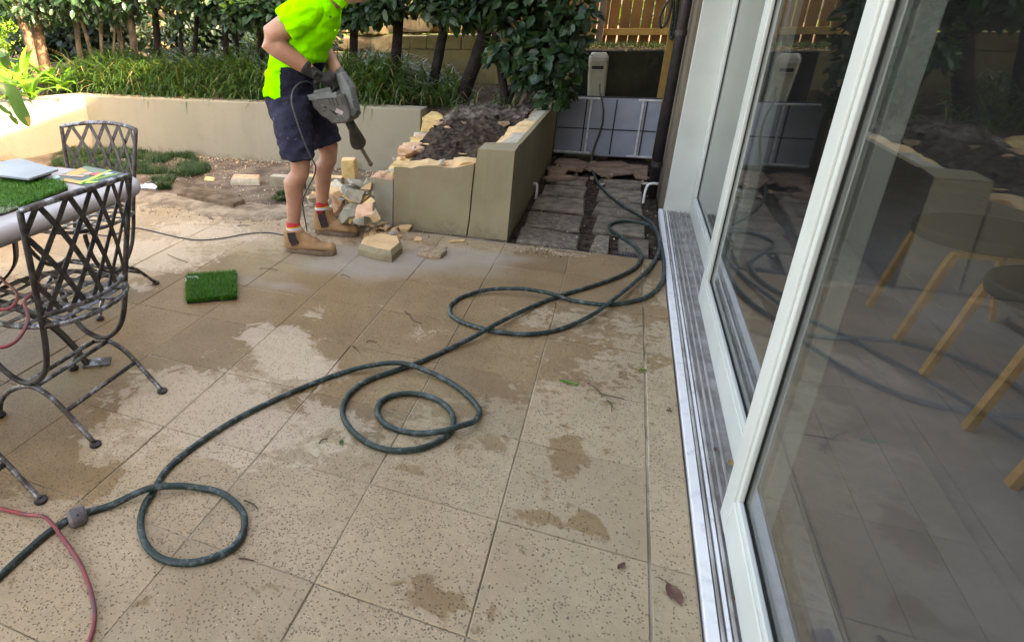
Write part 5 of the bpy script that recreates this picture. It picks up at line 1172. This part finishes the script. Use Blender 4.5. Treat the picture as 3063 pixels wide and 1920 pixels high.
for i in range(38):
    px = rnd(960,1108); py = rnd(550,650); h = max(0,.30-abs(px-1075)*.0021)*rnd(.3,1)*(1 if py < 610 else .45)
    piece('rubble_block', 'jumbled hand sized lump of broken wall in the heap by the stub', px, py+h*150, (rnd(.05,.13),rnd(.035,.075),rnd(.012,.035)), random.choice(['mortar','render_cream','render_grey','sandstone','rubble_brown','sandstone_pink','brick_yellow']), random.choice([None,'sandstone','mortar']), rnd(0,3), h, (rnd(-.8,.8),rnd(-.8,.8)), 13, .6, group='lumps of the rubble heap')
b = MB(); 
for (p, q2) in (((1075,565),(1042,600)),((1078,565),(1112,592))): 
    b = MB(); a, c = PY(*p,2.72), PY(*q2,2.55); b.strap([a,c], V(0,1,0), .022, .004); tag(b.build('metal_strip', 'galvanised'), 'bent bare metal strip poking %s out of the rubble heap' % ('left' if q2[0] < 1075 else 'right'), 'metal strip')
# small chips before the stub
k = 0
for i in range(26):
    px, py = rnd(1075,1195), rnd(672,712)
    if px < 1095 and py > 690: continue
    piece('rubble_chip', 'small sandstone chip in the scatter before the planter stub', px, py, (rnd(.015,.042),rnd(.012,.03),rnd(.006,.014)), random.choice(['sandstone','sandstone','mortar','brick_yellow','sandstone_pink']), None, rnd(0,3), 0, n=12, group='chips before the planter stub')
piece('rubble_chip', 'largest cream chip of the scatter, nearest the planter crack', 1212, 690, (.045,.03,.018), 'sandstone', None, .7, 0)
for i in range(34):
    px, py = rnd(960,1110), rnd(590,655); piece('rubble_chip', 'small broken brick bit in the heap beside the worker boots', px, py, (rnd(.015,.05),rnd(.012,.035),rnd(.01,.022)), random.choice(['sandstone','mortar','mortar','rubble_brown','brick_yellow','render_grey']), None, rnd(0,3), max(0,.12-abs(px-1070)*.0018)*rnd(.2,1), (rnd(-.5,.5),rnd(-.5,.5)), 12, group='bits in the rubble heap')
for i in range(30):
    px, py = rnd(1250,1520), rnd(335,455); q = G(px,py,.5); q.z = heap(q.x,q.y)
    tag(hull(rock_pts(q, rnd(.015,.055), rnd(.012,.04), rnd(.008,.028), rnd(0,3), 12), 'soil_lump', random.choice(['dark_soil','rubble_brown','dark_soil','mulch','dark_soil','mortar','sandstone_pink'])), 'small clod lying on the dark planter soil', 'clod', 'clods on the planter soil')
# rubble slabs before the gate
for lab, pts, z0, z1 in (('broad pinkish render slab lying before the gate, middle of the path',[(1742,497),(1800,535),(1895,525),(1905,510),(1860,490),(1790,492)],.008,.028),('pinkish slab tilted beside it against the planter side',[(1655,492),(1680,510),(1740,520),(1765,500),(1730,485),(1670,482)],.008,.034),
        ('small pink rubble slab low by the planter corner of the path',[(1630,505),(1640,525),(1690,528),(1700,515),(1660,505)],.0,.03),('narrow pink broken strip in front of the slabs',[(1622,535),(1640,545),(1720,540),(1710,530),(1650,528)],.0,.02),('reddish broken slab at the pipe side of the gate',[(1880,500),(1900,535),(1935,540),(1938,505)],.0,.035)):
    poly_piece('broken_slab', lab, pts, z0, z1, 'slab_pink', 'slab_pink', .94)
for i in range(30):
    px, py = rnd(1625,1935), rnd(485,555); piece('slab_bit', 'little pink rubble bit strewn before the gate', px, py, (rnd(.012,.04),rnd(.012,.03),rnd(.006,.018)), random.choice(['slab_pink','slab_pink','rubble_brown','mortar']), None, rnd(0,3), 0, n=10, group='bits before the gate')
# fine debris that nobody could count
b = MB()
def grit(x, y, z, s):
    u = rdir(); v = u.orthogonal().normalized()*s*rnd(.4,1); w2 = u.cross(v).normalized()*s*rnd(.3,.8); c = V(x,y,z+s*.25)
    b.add([c+v, c+w2, c-v, c-w2, c+V(0,0,s*.4)], [(0,1,4),(1,2,4),(2,3,4),(3,0,4)], random.choice((0,0,1,2,3)))
for i in range(2600):
    x, y = rnd(-5.2,-1.75), rnd(YE-.15,3.95); f = nz(x,y,1.5)
    if f < -.15 and random.random() < .7: continue
    grit(x, y, strip_h(x,y), rnd(.004,.013))
for i in range(2000): x = random.gauss(-2.7,.6); y = random.gauss(2.32,.14); grit(x, y, .0, rnd(.003,.009))
for i in range(700): x, y = rnd(-5.5,-2.2), 3.95-abs(random.gauss(0,.10)); grit(x, y, strip_h(x,y)+.005, rnd(.006,.016))
for i in range(700): x, y = random.gauss(-1.75,.30), random.gauss(2.33,.12); grit(x, y, 0, rnd(.003,.008))

for i in range(260): x, y = rnd(-.78,.1), rnd(2.46,5.1); grit(x, y, -.005, rnd(.004,.012))
for i in range(160): x, y = -.55+random.gauss(0,.13), 2.33+random.gauss(0,.05); grit(x, y, 0, rnd(.004,.011))
for i in range(120): x, y = random.choice((.135,.17,.185,.21,.245)), rnd(-.3,3.4); grit(x+rnd(-.006,.006), y, .006, rnd(.0015,.005))
for i in range(420): x, y = rnd(-3.3,.09), rnd(-.6,2.3); grit(x, y, 0, rnd(.0012,.0035))
tag(b.build('grit', ['mortar','rubble_brown','sandstone','twig']), 'fine rubble crumbs and leaf bits strewn over soil and paving edge', 'debris', kind='stuff')
# twigs
tw = [((560,784),(500,760),'long straight twig lying left of the pale dry patch'),((1210,930),(1230,950),'forked twig on the wet paving above the hose'),((1230,950),(1262,968),'thin twig end below the forked twig'),((830,808),(775,803),'thin dark twig right of the lone turf sample'),((1758,1145),(1800,1180),'wavy green twig near the door joint line'),((1800,1180),(1868,1194),'long end of the wavy twig by the door joint'),((1815,1195),(1830,1230),'short hooked twig below the wavy one'),((1095,1022),(1128,1024),'short dark stick on the wet paving beside the hose curve'),((1055,1035),(1072,1050),'tiny dark twig left of the short stick'),((730,1495),(770,1520),'curved twig just right of the near hose loop'),((715,1668),(760,1676),'thin dark twig below the near hose loop'),((955,1325),(980,1312),'small twig beside the green leaf scrap'),((590,838),(640,818),'fine straw stalk below the turf sample'),((1020,822),(1045,828),'short twig before the big sandstone block')]
for a, c, lab in tw:
    A2, C2 = G(*a,.004), G(*c,.004); m_ = (A2+C2)/2+V(rnd(-.008,.008),rnd(-.008,.008),.003); b = MB(); b.tube(spline([A2,m_,C2],5), [.0022]*6+[.0018]*4+[.0012], 6); tag(b.build('twig', 'twig', smooth=True), lab, 'twig')
# leaves
def leaf_obj(label, px, py, L, W, rot, m, z=.002, stem=True, name='leaf'):
    c = G(px,py,z); d = V(math.cos(rot),math.sin(rot),0); s = V(-d.y,d.x,0); vs = []; 
    prof = [(-.5,.02),(-.35,.28),(-.12,.46),(.12,.45),(.33,.27),(.5,.02)]
    for u, v in prof: vs += [c+d*u*L-s*v*W+V(0,0,.006*rnd(.2,1.4)), c+d*u*L+V(0,0,.001), c+d*u*L+s*v*W+V(0,0,.006*rnd(.2,1.6))]
    t = thing('fallen_leaf', label, 'leaf', c); b = MB(); b.add(vs, [f for i in range(5) for f in ((3*i,3*i+1,3*i+4,3*i+3),(3*i+1,3*i+2,3*i+5,3*i+4))]); b.build('blade', m, t, smooth=True)
    if stem: b = MB(); b.tube(spline([c+d*.48*L+V(0,0,.002), c+d*.62*L+s*.006+V(0,0,.004), c+d*.78*L+s*.018+V(0,0,.004)],4), .0014, 6); b.build('stalk', m, t, smooth=True)
leaf_obj('large curled maroon leaf lying on the door strip pavers', 2015, 1775, .062, .042, 2.0, 'dead_leaf')
leaf_obj('small mauve leaf on the paving left of the dark joint', 1858, 1695, .030, .016, .9, 'dead_leaf', stem=False)
leaf_obj('tiny brown leaf high on the door strip pavers', 2002, 1230, .022, .014, .3, 'dead_leaf', stem=False)
leaf_obj('slim pale green leaf beside the wavy twig', 1700, 1146, .075, .016, -.1, 'leaf_strap', stem=False)
leaf_obj('green leaf scrap beside the inner hose loop', 1022, 1325, .026, .016, 1.6, 'leaf_strap_dark', stem=False)
leaf_obj('small weed leaf growing in the joint near the door', 1922, 1110, .035, .014, .4, 'leaf_strap', stem=False)
leaf_obj('brown leaf crumpled in the door track', 2140, 1345, .022, .016, 1.2, 'dead_leaf', .012, False)
leaf_obj('olive leaf caught in the track beside the near sash', 2187, 1385, .03, .022, 1.9, 'leaf_dry', .012, False)
leaf_obj('dark leaf stuck low in the door track by the near sash', 2196, 1792, .018, .012, 1.2, 'dead_leaf', .012, False)
# foil wrapper by the table end
q = G(445,565,0); b = MB(); gx = 9
vs = [(q.x-.13+.26*i/gx, q.y-.05+.10*j/4, .012+abs(nz(i*1.7,j*2.3,1))*.055) for j in range(5) for i in range(gx+1)]
b.add(vs, [(j*(gx+1)+i, j*(gx+1)+i+1, (j+1)*(gx+1)+i+1, (j+1)*(gx+1)+i) for j in range(4) for i in range(gx)])
o = b.build('foil_wrapper', 'foil'); sm = o.modifiers.new('s','SOLIDIFY'); sm.thickness = .003; tag(o, 'crumpled shiny foil wrapper on the soil behind the table end', 'wrapper')

# ================================================================== ROOM BEHIND THE GLASS
def stool(label, y0, x0=1.0):
    t = thing('bentwood_stool', label, 'stool', (x0+.2,y0+.19,.02), 'bentwood stools behind the glass')
    for (sx, sy) in ((0,0),(0,1),(1,0),(1,1)):
        fx, fy = x0+sx*.46, y0+sy*.38; ix = x0+.075+sx*(.46-.15)
        b = MB(); b.strap(spline([V(fx,fy,.021), V(fx+(ix-fx)*.5,fy,.21), V(ix,fy-.0,.405), V(ix+(.028 if sx == 0 else -.028),fy,.430), V(ix+(.15 if sx == 0 else -.15),fy,.434)],5), V(0,1,0), .034, .022); b.build('leg', 'bentwood', t)
    b = MB(); b.prism([(x0+.23+.235*math.cos(a), y0+.19+.235*math.sin(a)) for a in [2*math.pi*i/28 for i in range(28)]], .446, .50); b.build('seat', 'seat_black', t, bevel=.014)
    b = MB(); b.strap([V(x0+.44+.05*math.cos(a), y0+.19+.25*math.sin(a), .66) for a in [R_(-62+124*i/10) for i in range(11)]], V(0,0,1), .36, .05); b.build('backrest', 'seat_black', t)
    for sy in (-1,1): b = MB(); b.strap([V(x0+.44,y0+.19+sy*.12,.44), V(x0+.47,y0+.19+sy*.13,.62)], V(0,1,0), .03, .02); b.build('back_support', 'bentwood', t)
stool('farther bentwood stool with black seat seen through the near glass', 1.68)
stool('nearer bentwood stool with black seat at the right picture edge', 1.0)
stool('bentwood stool cut by the lower right picture edge', .32)
t = thing('dining_table', 'timber dining table standing in the dark room behind the stools', 'table', (2.1,1.6,.02))
b = MB(); b.box((1.75,.2,.70),(2.6,2.7,.738)); b.build('table_top', 'bentwood', t, bevel=.004)
for (x, y) in ((2.0,.5),(2.4,.5),(2.0,2.4),(2.4,2.4)): b = MB(); b.box((x-.035,y-.035,.021),(x+.035,y+.035,.699)); b.build('leg', 'bentwood', t, bevel=.004)

# ---- tell the small pieces apart by colour and place
ORD = ['first','second','third','fourth','fifth','sixth','seventh','eighth','ninth','tenth','eleventh','twelfth','thirteenth','fourteenth','fifteenth','sixteenth','seventeenth','eighteenth','nineteenth','twentieth']
ORD += ['twenty '+w_ for w_ in ORD[:9]]+['thirtieth']+['thirty '+w_ for w_ in ORD[:9]]+['fortieth']
HUE = {'mortar':'grey','render_cream':'cream','render_grey':'greenish grey','sandstone':'golden','rubble_brown':'brown','brick_yellow':'yellow','sandstone_pink':'pinkish','slab_pink':'pink','dark_soil':'black','mulch':'dark brown'}
def px_of(o):
    c = sum((Vector(q) for q in o.bound_box), V(0,0,0))/8; d = c-CAM; return d.dot(_R)/d.dot(_F)
for g, ph in (('lumps of the rubble heap','lump of broken wall, %s from the left in the rubble heap'),('bits in the rubble heap','brick bit, %s from the left of the bits beside the worker boots'),('chips before the planter stub','chip, %s from the left in the scatter before the planter stub'),('clods on the planter soil','clod, %s from the left on the planter soil'),('bits before the gate','rubble bit, %s from the left before the gate')):
    L_ = sorted([o for o in col.objects if o.get('group') == g], key=px_of)
    for i, o in enumerate(L_): o['label'] = HUE.get(o.data.materials[0].name, 'pale')+' '+ph % ORD[i]
